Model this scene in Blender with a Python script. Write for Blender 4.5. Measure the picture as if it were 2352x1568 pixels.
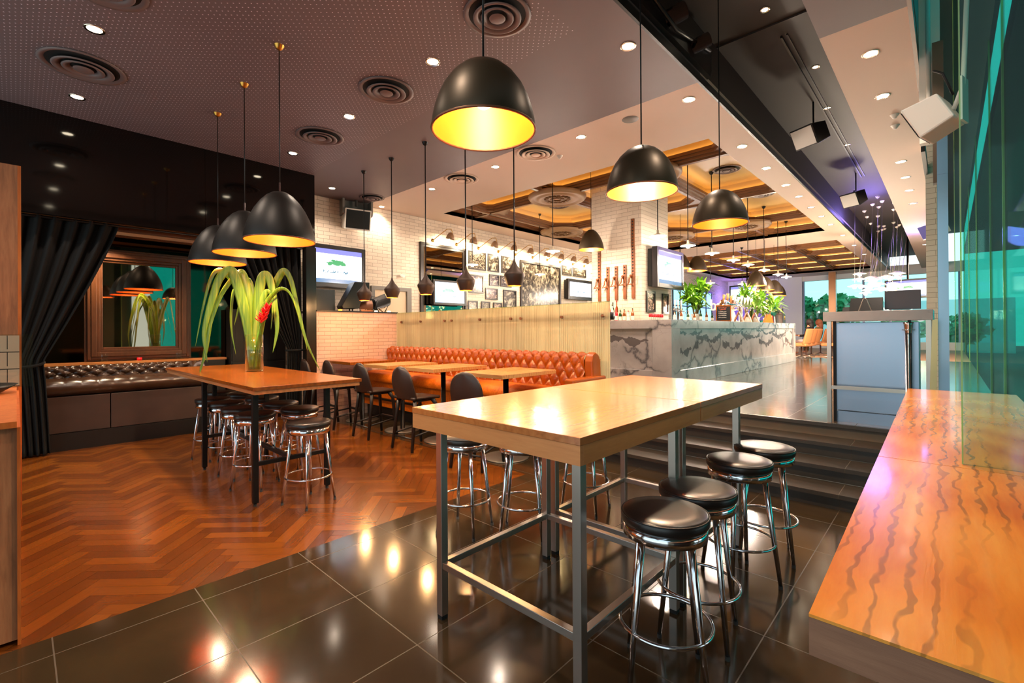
import bpy, bmesh, math, random
from math import sin, cos, pi, radians, sqrt, atan2
from mathutils import Vector, Matrix
random.seed(7)
for _o in list(bpy.data.objects): bpy.data.objects.remove(_o)
SC = bpy.context.scene
COL = SC.collection

# ------------------------------------------------------------ camera
cd = bpy.data.cameras.new('camera'); cam = bpy.data.objects.new('camera', cd); COL.objects.link(cam)
SC.camera = cam
F, CX, CY = 1068.5, 1173.0, 757.7
cd.sensor_fit = 'HORIZONTAL'; cd.sensor_width = 36.0; cd.lens = F/2352*36
cd.shift_x = (1176-CX)/2352; cd.shift_y = (CY-784)/2352
cd.clip_start = .05; cd.clip_end = 300
yw, pt, rl = radians(-43.27), radians(.15), radians(-.35)
fw = Vector((sin(yw)*cos(pt), cos(yw)*cos(pt), sin(pt))); rt = Vector((cos(yw), -sin(yw), 0)); up = rt.cross(fw)
r2 = rt*cos(rl)+up*sin(rl); u2 = -rt*sin(rl)+up*cos(rl)
M = Matrix((r2, u2, -fw)).transposed().to_4x4(); M.translation = Vector((0, 0, 1.5)); cam.matrix_world = M

# ------------------------------------------------------------ world and view
W = bpy.data.worlds.new('world'); SC.world = W; W.use_nodes = True
bgn = W.node_tree.nodes['Background']
_tc = W.node_tree.nodes.new('ShaderNodeTexCoord'); _sp = W.node_tree.nodes.new('ShaderNodeSeparateXYZ')
_cr = W.node_tree.nodes.new('ShaderNodeValToRGB'); L_ = W.node_tree.links
L_.new(_tc.outputs['Generated'], _sp.inputs[0]); L_.new(_sp.outputs['Z'], _cr.inputs[0]); L_.new(_cr.outputs[0], bgn.inputs[0])
_cr.color_ramp.elements[0].position = 0.0; _cr.color_ramp.elements[0].color = (.72, .86, .86, 1)
_cr.color_ramp.elements[1].position = .7; _cr.color_ramp.elements[1].color = (.5, .7, .85, 1)
bgn.inputs[1].default_value = .8
SC.view_settings.view_transform = 'Standard'; SC.view_settings.look = 'None'
SC.view_settings.exposure = 1.22; SC.view_settings.gamma = 1.0
SC.view_settings.use_curve_mapping = False

# ------------------------------------------------------------ helpers
def lin(c):
    return tuple((x/12.92 if x <= .04045 else ((x+.055)/1.055)**2.4) for x in c)
class N:
    def __init__(s, name):
        s.m = bpy.data.materials.new(name); s.m.use_nodes = True; s.t = s.m.node_tree; s.p = s.t.nodes['Principled BSDF']
        s.out = s.t.nodes['Material Output']
    def n(s, kind, **kw):
        x = s.t.nodes.new('ShaderNode'+kind)
        for k, v in kw.items():
            if k in x.inputs.keys() and not hasattr(x, k): x.inputs[k].default_value = v
            else: setattr(x, k, v)
        return x
    def l(s, a, b): s.t.links.new(a, b)
    def math(s, op, a, b=None, c=None):
        x = s.t.nodes.new('ShaderNodeMath'); x.operation = op
        for i, v in enumerate((a, b, c)):
            if v is None: continue
            if isinstance(v, (int, float)): x.inputs[i].default_value = v
            else: s.l(v, x.inputs[i])
        return x.outputs[0]
    def coords(s, scale=(1, 1, 1), rot=(0, 0, 0), loc=(0, 0, 0), src='Object'):
        tc = s.n('TexCoord'); mp = s.n('Mapping'); s.l(tc.outputs[src], mp.inputs[0])
        mp.inputs['Scale'].default_value = scale; mp.inputs['Rotation'].default_value = rot; mp.inputs['Location'].default_value = loc
        return mp.outputs[0]
    def ramp(s, fac, stops, interp='LINEAR'):
        r = s.n('ValToRGB'); s.l(fac, r.inputs[0]); e = r.color_ramp; e.interpolation = interp
        while len(e.elements) < len(stops): e.elements.new(.5)
        for el, (p, c) in zip(e.elements, stops): el.position = p; el.color = (*lin(c), 1) if len(c) == 3 else c
        return r.outputs[0]
    def noise(s, vec, scale, detail=3, rough=.55, dist=0):
        x = s.n('TexNoise'); x.inputs['Scale'].default_value = scale; x.inputs['Detail'].default_value = detail
        x.inputs['Roughness'].default_value = rough; x.inputs['Distortion'].default_value = dist
        if vec is not None: s.l(vec, x.inputs['Vector'])
        return x.outputs[0]
    def mix(s, fac, a, b, mode='MIX'):
        x = s.n('Mix'); x.data_type = 'RGBA'; x.blend_type = mode
        for i, v in ((0, fac), (6, a), (7, b)):
            if isinstance(v, (int, float)): x.inputs[i].default_value = v
            elif isinstance(v, tuple): x.inputs[i].default_value = (*lin(v), 1)
            else: s.l(v, x.inputs[i])
        return x.outputs[2]
    def bump(s, h, strength=.3, dist=.01):
        b = s.n('Bump'); b.inputs['Strength'].default_value = strength; b.inputs['Distance'].default_value = dist
        s.l(h, b.inputs['Height']); s.l(b.outputs[0], s.p.inputs['Normal'])
    def set(s, **kw):
        for k, v in kw.items():
            k = {'rough': 'Roughness', 'metal': 'Metallic', 'col': 'Base Color', 'spec': 'Specular IOR Level', 'trans': 'Transmission Weight', 'ior': 'IOR', 'coat': 'Coat Weight', 'coatr': 'Coat Roughness', 'emis': 'Emission Strength', 'ecol': 'Emission Color', 'sheen': 'Sheen Weight', 'alpha': 'Alpha'}[k]
            if k in ('Base Color', 'Emission Color') and isinstance(v, tuple): v = (*lin(v), 1)
            if hasattr(v, 'is_linked') or hasattr(v, 'node'): s.l(v, s.p.inputs[k])
            else: s.p.inputs[k].default_value = v
        return s
MAT = {}
def simple(name, col, rough=.5, metal=0, **kw):
    m = N(name).set(col=col, rough=rough, metal=metal, **kw); MAT[name] = m.m; return m.m
def emit(name, col, strength):
    m = N(name); m.set(col=(.1, .1, .1), ecol=col, emis=strength, rough=.6); MAT[name] = m.m; return m.m

class MB:
    def __init__(s): s.v = []; s.f = []; s.sm = []; s.mi = []; s.uv = []
    def add(s, vs, fs, smooth=False, mi=0):
        o = len(s.v); s.v += [tuple(p) for p in vs]
        for f in fs: s.f.append([o+i for i in f]); s.sm.append(smooth); s.mi.append(mi)
        return s
    def box(s, x0, x1, y0, y1, z0, z1, mi=0):
        return s.add([(x, y, z) for z in (z0, z1) for y in (y0, y1) for x in (x0, x1)],
                     [(0, 2, 3, 1), (4, 5, 7, 6), (0, 1, 5, 4), (2, 6, 7, 3), (0, 4, 6, 2), (1, 3, 7, 5)], mi=mi)
    def prism(s, poly, z0, z1, mi=0, ax='z'):
        n = len(poly); T = {'z': lambda a, b, c: (a, b, c), 'x': lambda a, b, c: (c, a, b), 'y': lambda a, b, c: (a, c, b)}[ax]
        vs = [T(a, b, z0) for a, b in poly]+[T(a, b, z1) for a, b in poly]
        fs = [tuple(range(n))[::-1], tuple(range(n, 2*n))]+[(i, (i+1) % n, n+(i+1) % n, n+i) for i in range(n)]
        return s.add(vs, fs, mi=mi)
    def quad(s, a, b, c, d, mi=0): return s.add([a, b, c, d], [(0, 1, 2, 3)], mi=mi)
    def lathe(s, prof, c=(0, 0, 0), n=32, mi=0, axis=None):
        rings = []; vs = []
        for r, z in prof:
            rings.append(len(vs))
            if r < 1e-6: vs.append((0, 0, z))
            else: vs += [(r*cos(2*pi*k/n), r*sin(2*pi*k/n), z) for k in range(n)]
        fs = []
        for i in range(len(prof)-1):
            a, b = rings[i], rings[i+1]; ra, rb = prof[i][0] > 1e-6, prof[i+1][0] > 1e-6
            for k in range(n):
                k2 = (k+1) % n
                if ra and rb: fs.append((a+k, a+k2, b+k2, b+k))
                elif ra: fs.append((a+k, a+k2, b))
                elif rb: fs.append((a, b+k2, b+k))
        Q = Vector((0, 0, 1)).rotation_difference(Vector(axis).normalized()).to_matrix() if axis else Matrix.Identity(3)
        C = Vector(c)
        return s.add([C+Q@Vector(p) for p in vs], fs, smooth=True, mi=mi)
    def cyl(s, p0, p1, r0, r1=None, n=16, mi=0):
        p0, p1 = Vector(p0), Vector(p1); r1 = r0 if r1 is None else r1; h = (p1-p0).length
        return s.lathe([(0, 0), (r0, 0), (r0, 0), (r1, h), (r1, h), (0, h)], p0, n, mi, p1-p0)
    def tube(s, pts, r, n=8, closed=False, mi=0, cap=True):
        pts = [Vector(p) for p in pts]; m = len(pts); vs = []; fs = []; up_ = None
        rr = r if isinstance(r, (list, tuple)) else [r]*m
        for i, p in enumerate(pts):
            a = pts[(i-1) % m] if (closed or i > 0) else p; b = pts[(i+1) % m] if (closed or i < m-1) else p
            t = (b-a).normalized()
            if up_ is None: up_ = t.orthogonal().normalized()
            up_ = (up_-t*up_.dot(t)).normalized(); sd = t.cross(up_)
            vs += [p+(up_*cos(2*pi*k/n)+sd*sin(2*pi*k/n))*rr[i] for k in range(n)]
        for i in range(m if closed else m-1):
            j = (i+1) % m
            for k in range(n): k2 = (k+1) % n; fs.append((i*n+k, i*n+k2, j*n+k2, j*n+k))
        if cap and not closed: fs += [tuple(range(n))[::-1], tuple((m-1)*n+k for k in range(n))]
        return s.add(vs, fs, smooth=True, mi=mi)
    def ring(s, c, R, r, n=40, k=8, mi=0): return s.tube([(c[0]+R*cos(2*pi*i/n), c[1]+R*sin(2*pi*i/n), c[2]) for i in range(n)], r, k, True, mi)
    def grid(s, fn, nu, nv, smooth=True, mi=0, cu=False):
        vs = [fn(i/nu, j/nv) for j in range(nv+1) for i in range(nu+1)]
        return s.add(vs, [(j*(nu+1)+i, j*(nu+1)+i+1, (j+1)*(nu+1)+i+1, (j+1)*(nu+1)+i) for j in range(nv) for i in range(nu)], smooth, mi)
    def ball(s, c, r, n=16, sc=(1, 1, 1), mi=0):
        k = n//2
        vs = []; fs = []
        s.lathe([(max(0, r*sin(pi*i/k)), -r*cos(pi*i/k)) for i in range(k+1)], (0, 0, 0), n, mi)
        cnt = 2+(k-1)*n
        for i in range(len(s.v)-cnt, len(s.v)):
            x, y, z = s.v[i]; s.v[i] = (c[0]+x*sc[0], c[1]+y*sc[1], c[2]+z*sc[2])
        return s
    def build(s, name, mat, parent=None, bevel=0, loc=None, subsurf=0, solid=0):
        me = bpy.data.meshes.new(name); me.from_pydata(s.v, [], s.f)
        for i, p in enumerate(me.polygons): p.use_smooth = s.sm[i]; p.material_index = s.mi[i]
        for m in (mat if isinstance(mat, (list, tuple)) else [mat]): me.materials.append(MAT[m] if isinstance(m, str) else m)
        me.validate(); bm = bmesh.new(); bm.from_mesh(me)
        if bevel:
            bmesh.ops.bevel(bm, geom=[e for e in bm.edges if not e.smooth or (len(e.link_faces) == 2 and e.calc_face_angle(0) > .5)], offset=bevel, segments=2, affect='EDGES', profile=.5)
        bmesh.ops.recalc_face_normals(bm, faces=bm.faces); bm.to_mesh(me); bm.free(); me.update()
        o = bpy.data.objects.new(name, me); COL.objects.link(o)
        if parent: o.parent = parent
        if loc: o.location = loc
        if solid:
            md = o.modifiers.new('solid', 'SOLIDIFY'); md.thickness = solid; md.offset = 0
        if subsurf:
            md = o.modifiers.new('sub', 'SUBSURF'); md.levels = md.render_levels = subsurf
        return o
def tag(o, label, cat, group=None, kind=None):
    o['label'] = label; o['category'] = cat
    if group: o['group'] = group
    if kind: o['kind'] = kind
    return o
def thing(name, label, cat, loc=(0, 0, 0), rz=0, group=None):
    o = bpy.data.objects.new(name, None); COL.objects.link(o); o.location = loc; o.rotation_euler = (0, 0, rz); o.empty_display_size = .1
    return tag(o, label, cat, group)
def copy_tree(o, parent=None):
    c = o.copy(); COL.objects.link(c)
    if parent: c.parent = parent
    for ch in list(o.children): copy_tree(ch, c)
    return c
def dup(o, label, loc, rz=None):
    c = copy_tree(o); c.location = loc; c['label'] = label
    if rz is not None: c.rotation_euler = (0, 0, rz)
    return c
def struct(o, kind='structure'): o['kind'] = kind; return o
ORD = 'first second third fourth fifth sixth seventh eighth ninth tenth eleventh twelfth'.split()
def lamp(parent, kind, loc, energy, col, size=.05, rot=None, spot=None, blend=.5, target=None):
    l = bpy.data.lights.new('bulb_light', kind); l.energy = energy; l.color = col
    if kind == 'AREA': l.size = size
    else: l.shadow_soft_size = size
    if spot: l.spot_size = radians(spot); l.spot_blend = blend
    o = bpy.data.objects.new('bulb_light', l); COL.objects.link(o); o.location = loc
    if parent: o.parent = parent
    if target is not None: o.rotation_euler = (Vector(target)-Vector(loc)).to_track_quat('-Z', 'Y').to_euler()
    return o

# ------------------------------------------------------------ materials
def wood(name, c1, c2, c3, axis='x', sc=1.0, rough=.3, coat=0, knots=False, tiger=0, bump=.15, plank=0):
    m = N(name)
    st = {'x': (1, 9, 9), 'y': (9, 1, 9), 'z': (9, 9, 1)}[axis]
    v = m.coords(scale=tuple(a*sc for a in st))
    n1 = m.noise(v, 2.2, 5, .6, .6); n2 = m.noise(v, 9, 4, .7, .3)
    v0 = m.coords(scale=(sc, sc, sc)); n0 = m.noise(v0, 1.3, 2)
    wv = m.n('TexWave'); wv.wave_type = 'RINGS' if knots else 'BANDS'
    if not knots: wv.bands_direction = {'x': 'Y', 'y': 'X', 'z': 'X'}[axis]
    lo = {'x': (.22, 1, 1), 'y': (1, .22, 1), 'z': (1, 1, .22)}[axis]
    vv = m.coords(scale=tuple(a*sc for a in lo), loc=(.35, .2, .1))
    m.l(vv, wv.inputs[0]); wv.inputs['Scale'].default_value = 5; wv.inputs['Distortion'].default_value = 7; wv.inputs['Detail'].default_value = 3; wv.inputs['Detail Scale'].default_value = .9
    f = m.math('ADD', m.math('MULTIPLY', n1, .5), m.math('MULTIPLY', wv.outputs['Fac'], .2 if knots else .1)); f = m.math('ADD', f, m.math('MULTIPLY', n0, .3 if knots else .4))
    c = m.ramp(f, [(.25, c1), (.5, c2), (.75, c3)])
    c = m.mix(m.math('MULTIPLY', n2, .35), c, c3, 'MULTIPLY')
    if tiger:
        tv = m.coords(scale={'y': (16, 11, 1), 'x': (11, 16, 1), 'z': (16, 1, 11)}[axis])
        w2 = m.n('TexWave'); w2.bands_direction = 'X'; m.l(m.coords(scale=(1, .45, 1)), w2.inputs[0]); w2.inputs['Scale'].default_value = 8.5; w2.inputs['Distortion'].default_value = 5; w2.inputs['Detail'].default_value = 2; w2.inputs['Detail Scale'].default_value = 2.2
        tn = m.math('MULTIPLY', m.math('POWER', w2.outputs['Fac'], 2.0), m.math('ADD', m.noise(tv, .9, 2, .5, .3), .12)); big = m.noise(m.coords(scale={'y': (2.8, .7, 1), 'x': (.7, 2.8, 1), 'z': (2.8, 1, .7)}[axis], loc=(3.2, 1, 0)), 1.1, 1)
        t = m.math('MULTIPLY', m.ramp(tn, [(.42, (0, 0, 0)), (.56, (1, 1, 1))]), m.ramp(big, [(.5, (0, 0, 0)), (.6, (1, 1, 1))]))
        c = m.mix(m.math('MULTIPLY', t, tiger), c, (.33, .22, .12))
    m.set(col=c, rough=rough)
    if coat: m.set(coat=coat, coatr=.08)
    m.bump(n2, bump, .002); MAT[name] = m.m
wood('oak_top', (.82, .53, .3), (.76, .46, .24), (.56, .31, .14), 'y', 1.3, .2, .2)
wood('oak_side', (.88, .6, .34), (.83, .55, .3), (.7, .43, .22), 'y', 1.3, .35)
wood('oak_side_x', (.88, .61, .37), (.84, .56, .33), (.72, .45, .24), 'x', 1.3, .35)
wood('warm_top', (.68, .39, .13), (.6, .32, .09), (.47, .23, .06), 'x', 1.2, .22, .15)
wood('warm_edge', (.5, .28, .12), (.5, .24, .1), (.36, .16, .07), 'x', 1.2, .4)
wood('oak_small', (.86, .65, .42), (.8, .58, .35), (.64, .42, .22), 'x', 1.6, .25, .1)
wood('counter_wood', (.95, .68, .3), (.92, .58, .19), (.82, .44, .1), 'y', 1.0, .2, .3, knots=True, tiger=.5)
wood('counter_edge', (.68, .48, .36), (.56, .38, .28), (.4, .26, .19), 'x', 1.5, .5)
wood('rustic', (.78, .54, .36), (.68, .44, .28), (.42, .26, .16), 'z', 1.6, .55)
wood('rustic_light', (.85, .52, .25), (.78, .42, .17), (.55, .26, .1), 'z', 1.4, .4)
wood('walnut', (.46, .28, .16), (.38, .22, .12), (.27, .15, .08), 'z', 1.5, .3)
simple('beam_wood', (.46, .3, .17), .38)
wood('plank_wood', (.62, .37, .18), (.52, .29, .13), (.38, .2, .09), 'z', 3, .5)

def floorboards():
    m = N('parquet'); at = m.n('Attribute'); at.attribute_name = 'shade'
    uv = m.n('UVMap'); mp = m.n('Mapping'); m.l(uv.outputs[0], mp.inputs[0]); mp.inputs['Scale'].default_value = (2.5, 22, 1)
    n = m.noise(mp.outputs[0], 3, 4, .6, .4)
    c = m.ramp(at.outputs['Fac'], [(0, (.38, .195, .06)), (.35, (.435, .23, .07)), (.7, (.485, .265, .08)), (1, (.535, .3, .09))])
    c = m.mix(m.math('MULTIPLY', n, .55), c, (.5, .24, .1), 'MULTIPLY')
    m.set(col=c, rough=m.ramp(n, [(.3, (.42, .42, .42)), (.8, (.55, .55, .55))]), spec=.5); m.bump(n, .12, .001); MAT['parquet'] = m.m
floorboards()
def tiles(name, base, base2, ox, oy, p, rough):
    m = N(name); tc = m.n('TexCoord'); sx = m.n('SeparateXYZ'); m.l(tc.outputs['Object'], sx.inputs[0])
    def line(o, off):
        f = m.math('FRACT', m.math('DIVIDE', m.math('SUBTRACT', o, off), p)); d = m.math('MINIMUM', f, m.math('SUBTRACT', 1, f))
        return m.math('LESS_THAN', d, .0028/p)
    g = m.math('MAXIMUM', line(sx.outputs['X'], ox), line(sx.outputs['Y'], oy))
    n = m.noise(tc.outputs['Object'], 2.2, 6, .65); n2 = m.noise(tc.outputs['Object'], 30, 3)
    c = m.ramp(n, [(.3, base), (.7, base2)]); c = m.mix(m.math('MULTIPLY', g, .28), c, (.33, .29, .23))
    r = m.math('ADD', m.math('MULTIPLY', n2, .05), rough); r = m.math('ADD', r, m.math('MULTIPLY', g, .4))
    m.set(col=c, rough=r, spec=.6); MAT[name] = m.m
tiles('dark_tile', (.18, .135, .085), (.225, .17, .105), -.668, .715, .598, .095)
tiles('raised_tile', (.3, .25, .2), (.36, .3, .24), -.668, 5.62, .598, .1)
tiles('step_tile', (.15, .125, .1), (.2, .165, .13), -.668, 5.62, 3.0, .32)

def brick(name, c1, c2, mortar, wall, bw=.21, bh=.068, bump=.8):
    m = N(name); tc = m.n('TexCoord'); sx = m.n('SeparateXYZ'); cb = m.n('CombineXYZ'); m.l(tc.outputs['Object'], sx.inputs[0])
    m.l(sx.outputs['Y' if wall == 'y' else 'X'], cb.inputs[0]); m.l(sx.outputs['Z'], cb.inputs[1])
    wn = m.n('TexNoise'); m.l(cb.outputs[0], wn.inputs['Vector']); wn.inputs['Scale'].default_value = 5
    va = m.n('VectorMath'); va.operation = 'MULTIPLY_ADD'; m.l(wn.outputs['Color'], va.inputs[0]); va.inputs[1].default_value = (.012, .012, 0); m.l(cb.outputs[0], va.inputs[2])
    b = m.n('TexBrick'); m.l(va.outputs[0], b.inputs['Vector']); b.inputs['Scale'].default_value = 1
    b.inputs['Brick Width'].default_value = bw; b.inputs['Row Height'].default_value = bh; b.inputs['Mortar Size'].default_value = .0035; b.inputs['Mortar Smooth'].default_value = .4
    b.inputs['Color1'].default_value = (*lin(c1), 1); b.inputs['Color2'].default_value = (*lin(c2), 1); b.inputs['Mortar'].default_value = (*lin(mortar), 1)
    n = m.noise(cb.outputs[0], 40, 3); h = m.math('SUBTRACT', m.math('MULTIPLY', n, .3), b.outputs['Fac'])
    m.set(col=b.outputs['Color'], rough=.6); m.bump(h, bump, .008); MAT[name] = m.m
brick('brick_y', (.87, .81, .73), (.82, .75, .67), (.6, .53, .46), 'y', .24, .075)
brick('brick_low', (.88, .74, .68), (.85, .7, .64), (.68, .54, .48), 'y', .21, .066)
brick('brick_x', (.87, .81, .73), (.83, .77, .69), (.66, .58, .5), 'x', .24, .075, .5)

def marble(name, front):
    m = N(name); tc = m.n('TexCoord'); v = tc.outputs['Object']
    wn = m.n('TexNoise'); m.l(v, wn.inputs['Vector']); wn.inputs['Scale'].default_value = 1.6; wn.inputs['Detail'].default_value = 5
    va = m.n('VectorMath'); va.operation = 'MULTIPLY_ADD'; m.l(wn.outputs['Color'], va.inputs[0]); va.inputs[1].default_value = (1.1, 1.1, 1.1); m.l(v, va.inputs[2])
    def vein(sc, w, off):
        mp = m.n('Mapping'); m.l(va.outputs[0], mp.inputs[0]); mp.inputs['Location'].default_value = off; mp.inputs['Scale'].default_value = (1, .75, 1.6)
        vo = m.n('TexVoronoi'); vo.feature = 'DISTANCE_TO_EDGE'; m.l(mp.outputs[0], vo.inputs['Vector']); vo.inputs['Scale'].default_value = sc
        return m.ramp(vo.outputs[0], [(0, (1, 1, 1)), (w, (.5, .5, .5)), (w*2.2, (0, 0, 0))])
    mask = m.ramp(m.noise(v, 1.1, 2), [(.4, (0, 0, 0)), (.5, (1, 1, 1))])
    big = m.math('MULTIPLY', vein(.85, .036, (1.7, .4, .3)), mask); fine = m.math('MULTIPLY', vein(2.3, .008, (0, 0, 0)), m.ramp(m.noise(v, 2.5, 2), [(.45, (0, 0, 0)), (.6, (1, 1, 1))]))
    cl = m.noise(v, 1.5, 5)
    c = m.ramp(cl, [(.3, (.67, .64, .63)), (.7, (.54, .51, .51))])
    c = m.mix(m.math('MULTIPLY', fine, .6), c, (.42, .4, .4)); c = m.mix(m.math('MULTIPLY', big, .95), c, (.3, .29, .31))
    if front:
        sx = m.n('SeparateXYZ'); m.l(v, sx.inputs[0]); h = m.math('ADD', sx.outputs['X'], sx.outputs['Y'])
        s = m.math('PINGPONG', m.math('ADD', h, .35), 1.25); n1 = m.noise(v, 2.4, 4, .6); n2 = m.noise(v, 3.4, 3); n3 = m.noise(v, 14, 3)
        z = m.math('SUBTRACT', sx.outputs['Z'], m.math('MULTIPLY', m.math('SUBTRACT', n1, .5), .3))
        def band(z0, k, th, lo, hi):
            d = m.math('ABSOLUTE', m.math('SUBTRACT', z, m.math('ADD', m.math('MULTIPLY', s, k), z0)))
            w = m.math('MULTIPLY', m.math('ADD', m.math('SUBTRACT', n2, .36), m.math('MULTIPLY', m.math('SUBTRACT', n3, .5), .3)), th)
            g = m.math('MULTIPLY', m.math('GREATER_THAN', s, lo), m.math('LESS_THAN', s, hi))
            return m.math('MULTIPLY', m.math('LESS_THAN', d, w), g)
        b = m.math('MAXIMUM', band(1.1, .2, .34, -1, .62), band(1.5, -.16, .26, .55, 2))
        b = m.math('MAXIMUM', b, band(1.42, .1, .14, -1, .8))
        c = m.mix(m.math('MULTIPLY', b, .9), c, (.3, .27, .28))
    m.set(col=c, rough=.17, spec=.38); MAT[name] = m.m
marble('marble', False); marble('marble_front', True)

def ceiling_mat():
    m = N('ceiling_dark'); tc = m.n('TexCoord'); sx = m.n('SeparateXYZ'); m.l(tc.outputs['Object'], sx.inputs[0])
    P = .034; a = m.math('DIVIDE', sx.outputs['X'], P); b = m.math('DIVIDE', sx.outputs['Y'], P)
    a2 = m.math('ADD', a, b); b2 = m.math('SUBTRACT', a, b)
    def fr(q): return m.math('SUBTRACT', m.math('FRACT', m.math('MULTIPLY', q, .5)), .5)
    fa, fb = fr(a2), fr(b2); d = m.math('ADD', m.math('MULTIPLY', fa, fa), m.math('MULTIPLY', fb, fb))
    dot = m.math('LESS_THAN', d, .011)
    ms = m.math('MULTIPLY', m.math('LESS_THAN', sx.outputs['Y'], 3.45), m.math('LESS_THAN', sx.outputs['X'], -2.42))
    dot = m.math('MULTIPLY', dot, ms)
    n = m.noise(tc.outputs['Object'], .8, 3)
    c = m.ramp(n, [(.3, (.41, .35, .36)), (.7, (.44, .38, .385))]); c = m.mix(dot, c, (.85, .8, .84))
    m.set(col=c, rough=.55); MAT['ceiling_dark'] = m.m
ceiling_mat()
simple('ceiling_white', (.82, .73, .66), .7)
simple('black_ceiling', (.2, .165, .14), .6)
simple('black_gloss', (.055, .035, .028), .06, spec=.55)
simple('mirror', (.6, .55, .48), .02, 1)
simple('dark_mirror', (.3, .24, .18), .04, 1)
simple('velvet', (.035, .028, .026), .95)
simple('chrome', (.86, .85, .86), .1, 1)
simple('steel', (.72, .68, .64), .3, .95)
simple('brushed', (.6, .66, .74), .33, 1)
simple('black_metal', (.05, .045, .045), .4, .3)
simple('black_plastic', (.04, .04, .045), .35)
simple('black_wood', (.09, .07, .065), .42)
simple('lamp_black', (.27, .225, .165), .4, .6)
simple('lamp_black_matt', (.095, .08, .07), .45, .3)
simple('copper', (.95, .5, .12), .28, .85)
simple('copper_dull', (.5, .33, .24), .4, .7)
simple('gold_paint', (.93, .45, .07), .4, .2)
simple('brass', (.8, .6, .28), .3, 1)
simple('grey_disc', (.45, .42, .38), .4, .6)
simple('white_paint', (.88, .86, .82), .5)
simple('grey_paint', (.45, .43, .4), .5)
simple('vent_dark', (.42, .35, .34), .5)
simple('vent_white', (.82, .72, .63), .5)
simple('vent_void', (.05, .045, .045), .8)
simple('chrome_rim', (.9, .85, .78), .15, 1)
simple('frame_black', (.13, .1, .08), .35)
simple('paper', (.9, .87, .8), .6)
simple('red', (.85, .06, .1), .4)
simple('leaf_bar', (.38, .58, .1), .45)
simple('stem', (.45, .38, .22), .6)
simple('skin', (.86, .62, .5), .55)
simple('hair_dark', (.12, .07, .05), .6)
simple('hair_red', (.5, .27, .14), .6)
simple('cloth_black', (.06, .06, .07), .8)
simple('cloth_olive', (.4, .34, .18), .8)
simple('cloth_white', (.85, .8, .78), .8)
simple('tan_fabric', (.75, .48, .28), .7)
simple('carpet', (.72, .56, .42), .9)
simple('concrete_ext', (.35, .4, .4), .8)
simple('leaves_ext', (.25, .6, .38), .7)
simple('cork_orange', (.9, .5, .12), .5)
simple('chalk', (.95, .92, .88), .8)
simple('chalk_orange', (.9, .42, .22), .8)
simple('slate', (.05, .045, .045), .6)
simple('rubber', (.03, .03, .03), .7)
def leather(name, c, c2, rough):
    m = N(name); v = m.coords(); n = m.noise(v, 3, 3); g = m.n('TexVoronoi'); m.l(v, g.inputs['Vector']); g.inputs['Scale'].default_value = 260
    m.set(col=m.ramp(n, [(.3, c), (.7, c2)]), rough=rough, spec=.5); m.bump(g.outputs[0], .06, .001); MAT[name] = m.m
leather('leather_orange', (.63, .3, .035), (.55, .245, .02), .26)
leather('leather_brown', (.26, .17, .11), (.2, .125, .08), .26)
leather('leather_brown_flat', (.26, .18, .15), (.22, .15, .125), .5)
leather('leather_black', (.14, .115, .1), (.115, .095, .085), .33)
leather('leather_chair', (.19, .125, .1), (.16, .105, .085), .4)
def suede():
    m = N('seat_suede'); v = m.coords(scale=(6, 3, 6)); n = m.noise(v, 4, 4, .7, 1.5)
    m.set(col=m.ramp(n, [(.3, (.86, .45, .04)), (.55, (.8, .38, .02)), (.75, (.6, .26, .01))]), rough=.55, spec=.3); MAT['seat_suede'] = m.m
suede()
def glassmix(name, tint, gloss=.04, refl=1.0, diffuse=0, dcol=(1, 1, 1), graze=.85):
    m = N(name); t = m.t; t.nodes.remove(m.p)
    tr = m.n('BsdfTransparent'); tr.inputs[0].default_value = (*lin(tint), 1); gl = m.n('BsdfGlossy'); gl.inputs['Roughness'].default_value = gloss; gl.inputs[0].default_value = (refl, refl, refl, 1)
    lw = m.n('LayerWeight'); lw.inputs[0].default_value = .5; fr_ = m.math('ADD', m.math('MULTIPLY', m.math('POWER', lw.outputs['Facing'], 4.5), graze), .045); mx = m.n('MixShader'); m.l(fr_, mx.inputs[0]); m.l(tr.outputs[0], mx.inputs[1]); m.l(gl.outputs[0], mx.inputs[2])
    o = mx.outputs[0]
    if diffuse:
        df = m.n('BsdfDiffuse'); df.inputs[0].default_value = (*lin(dcol), 1); m2 = m.n('MixShader'); m2.inputs[0].default_value = diffuse; m.l(o, m2.inputs[1]); m.l(df.outputs[0], m2.inputs[2]); o = m2.outputs[0]
    m.l(o, m.out.inputs[0]); MAT[name] = m.m
glassmix('teal_glass', (.3, .86, .84), .03, .6, graze=.14)
glassmix('window_glass', (.86, .99, .98), .02, .8)
glassmix('clear_glass', (.96, .985, .97), .02, 1.0)
glassmix('pane_glass', (.93, .97, .95), .02, .9)
glassmix('screen_glass', (.9, .975, .955), .02, .2)
glassmix('green_edge', (.62, .85, .6), .1, 1.0, .35, (.75, .85, .55))
glassmix('water', (.8, .88, .7), .02, .9)
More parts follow.
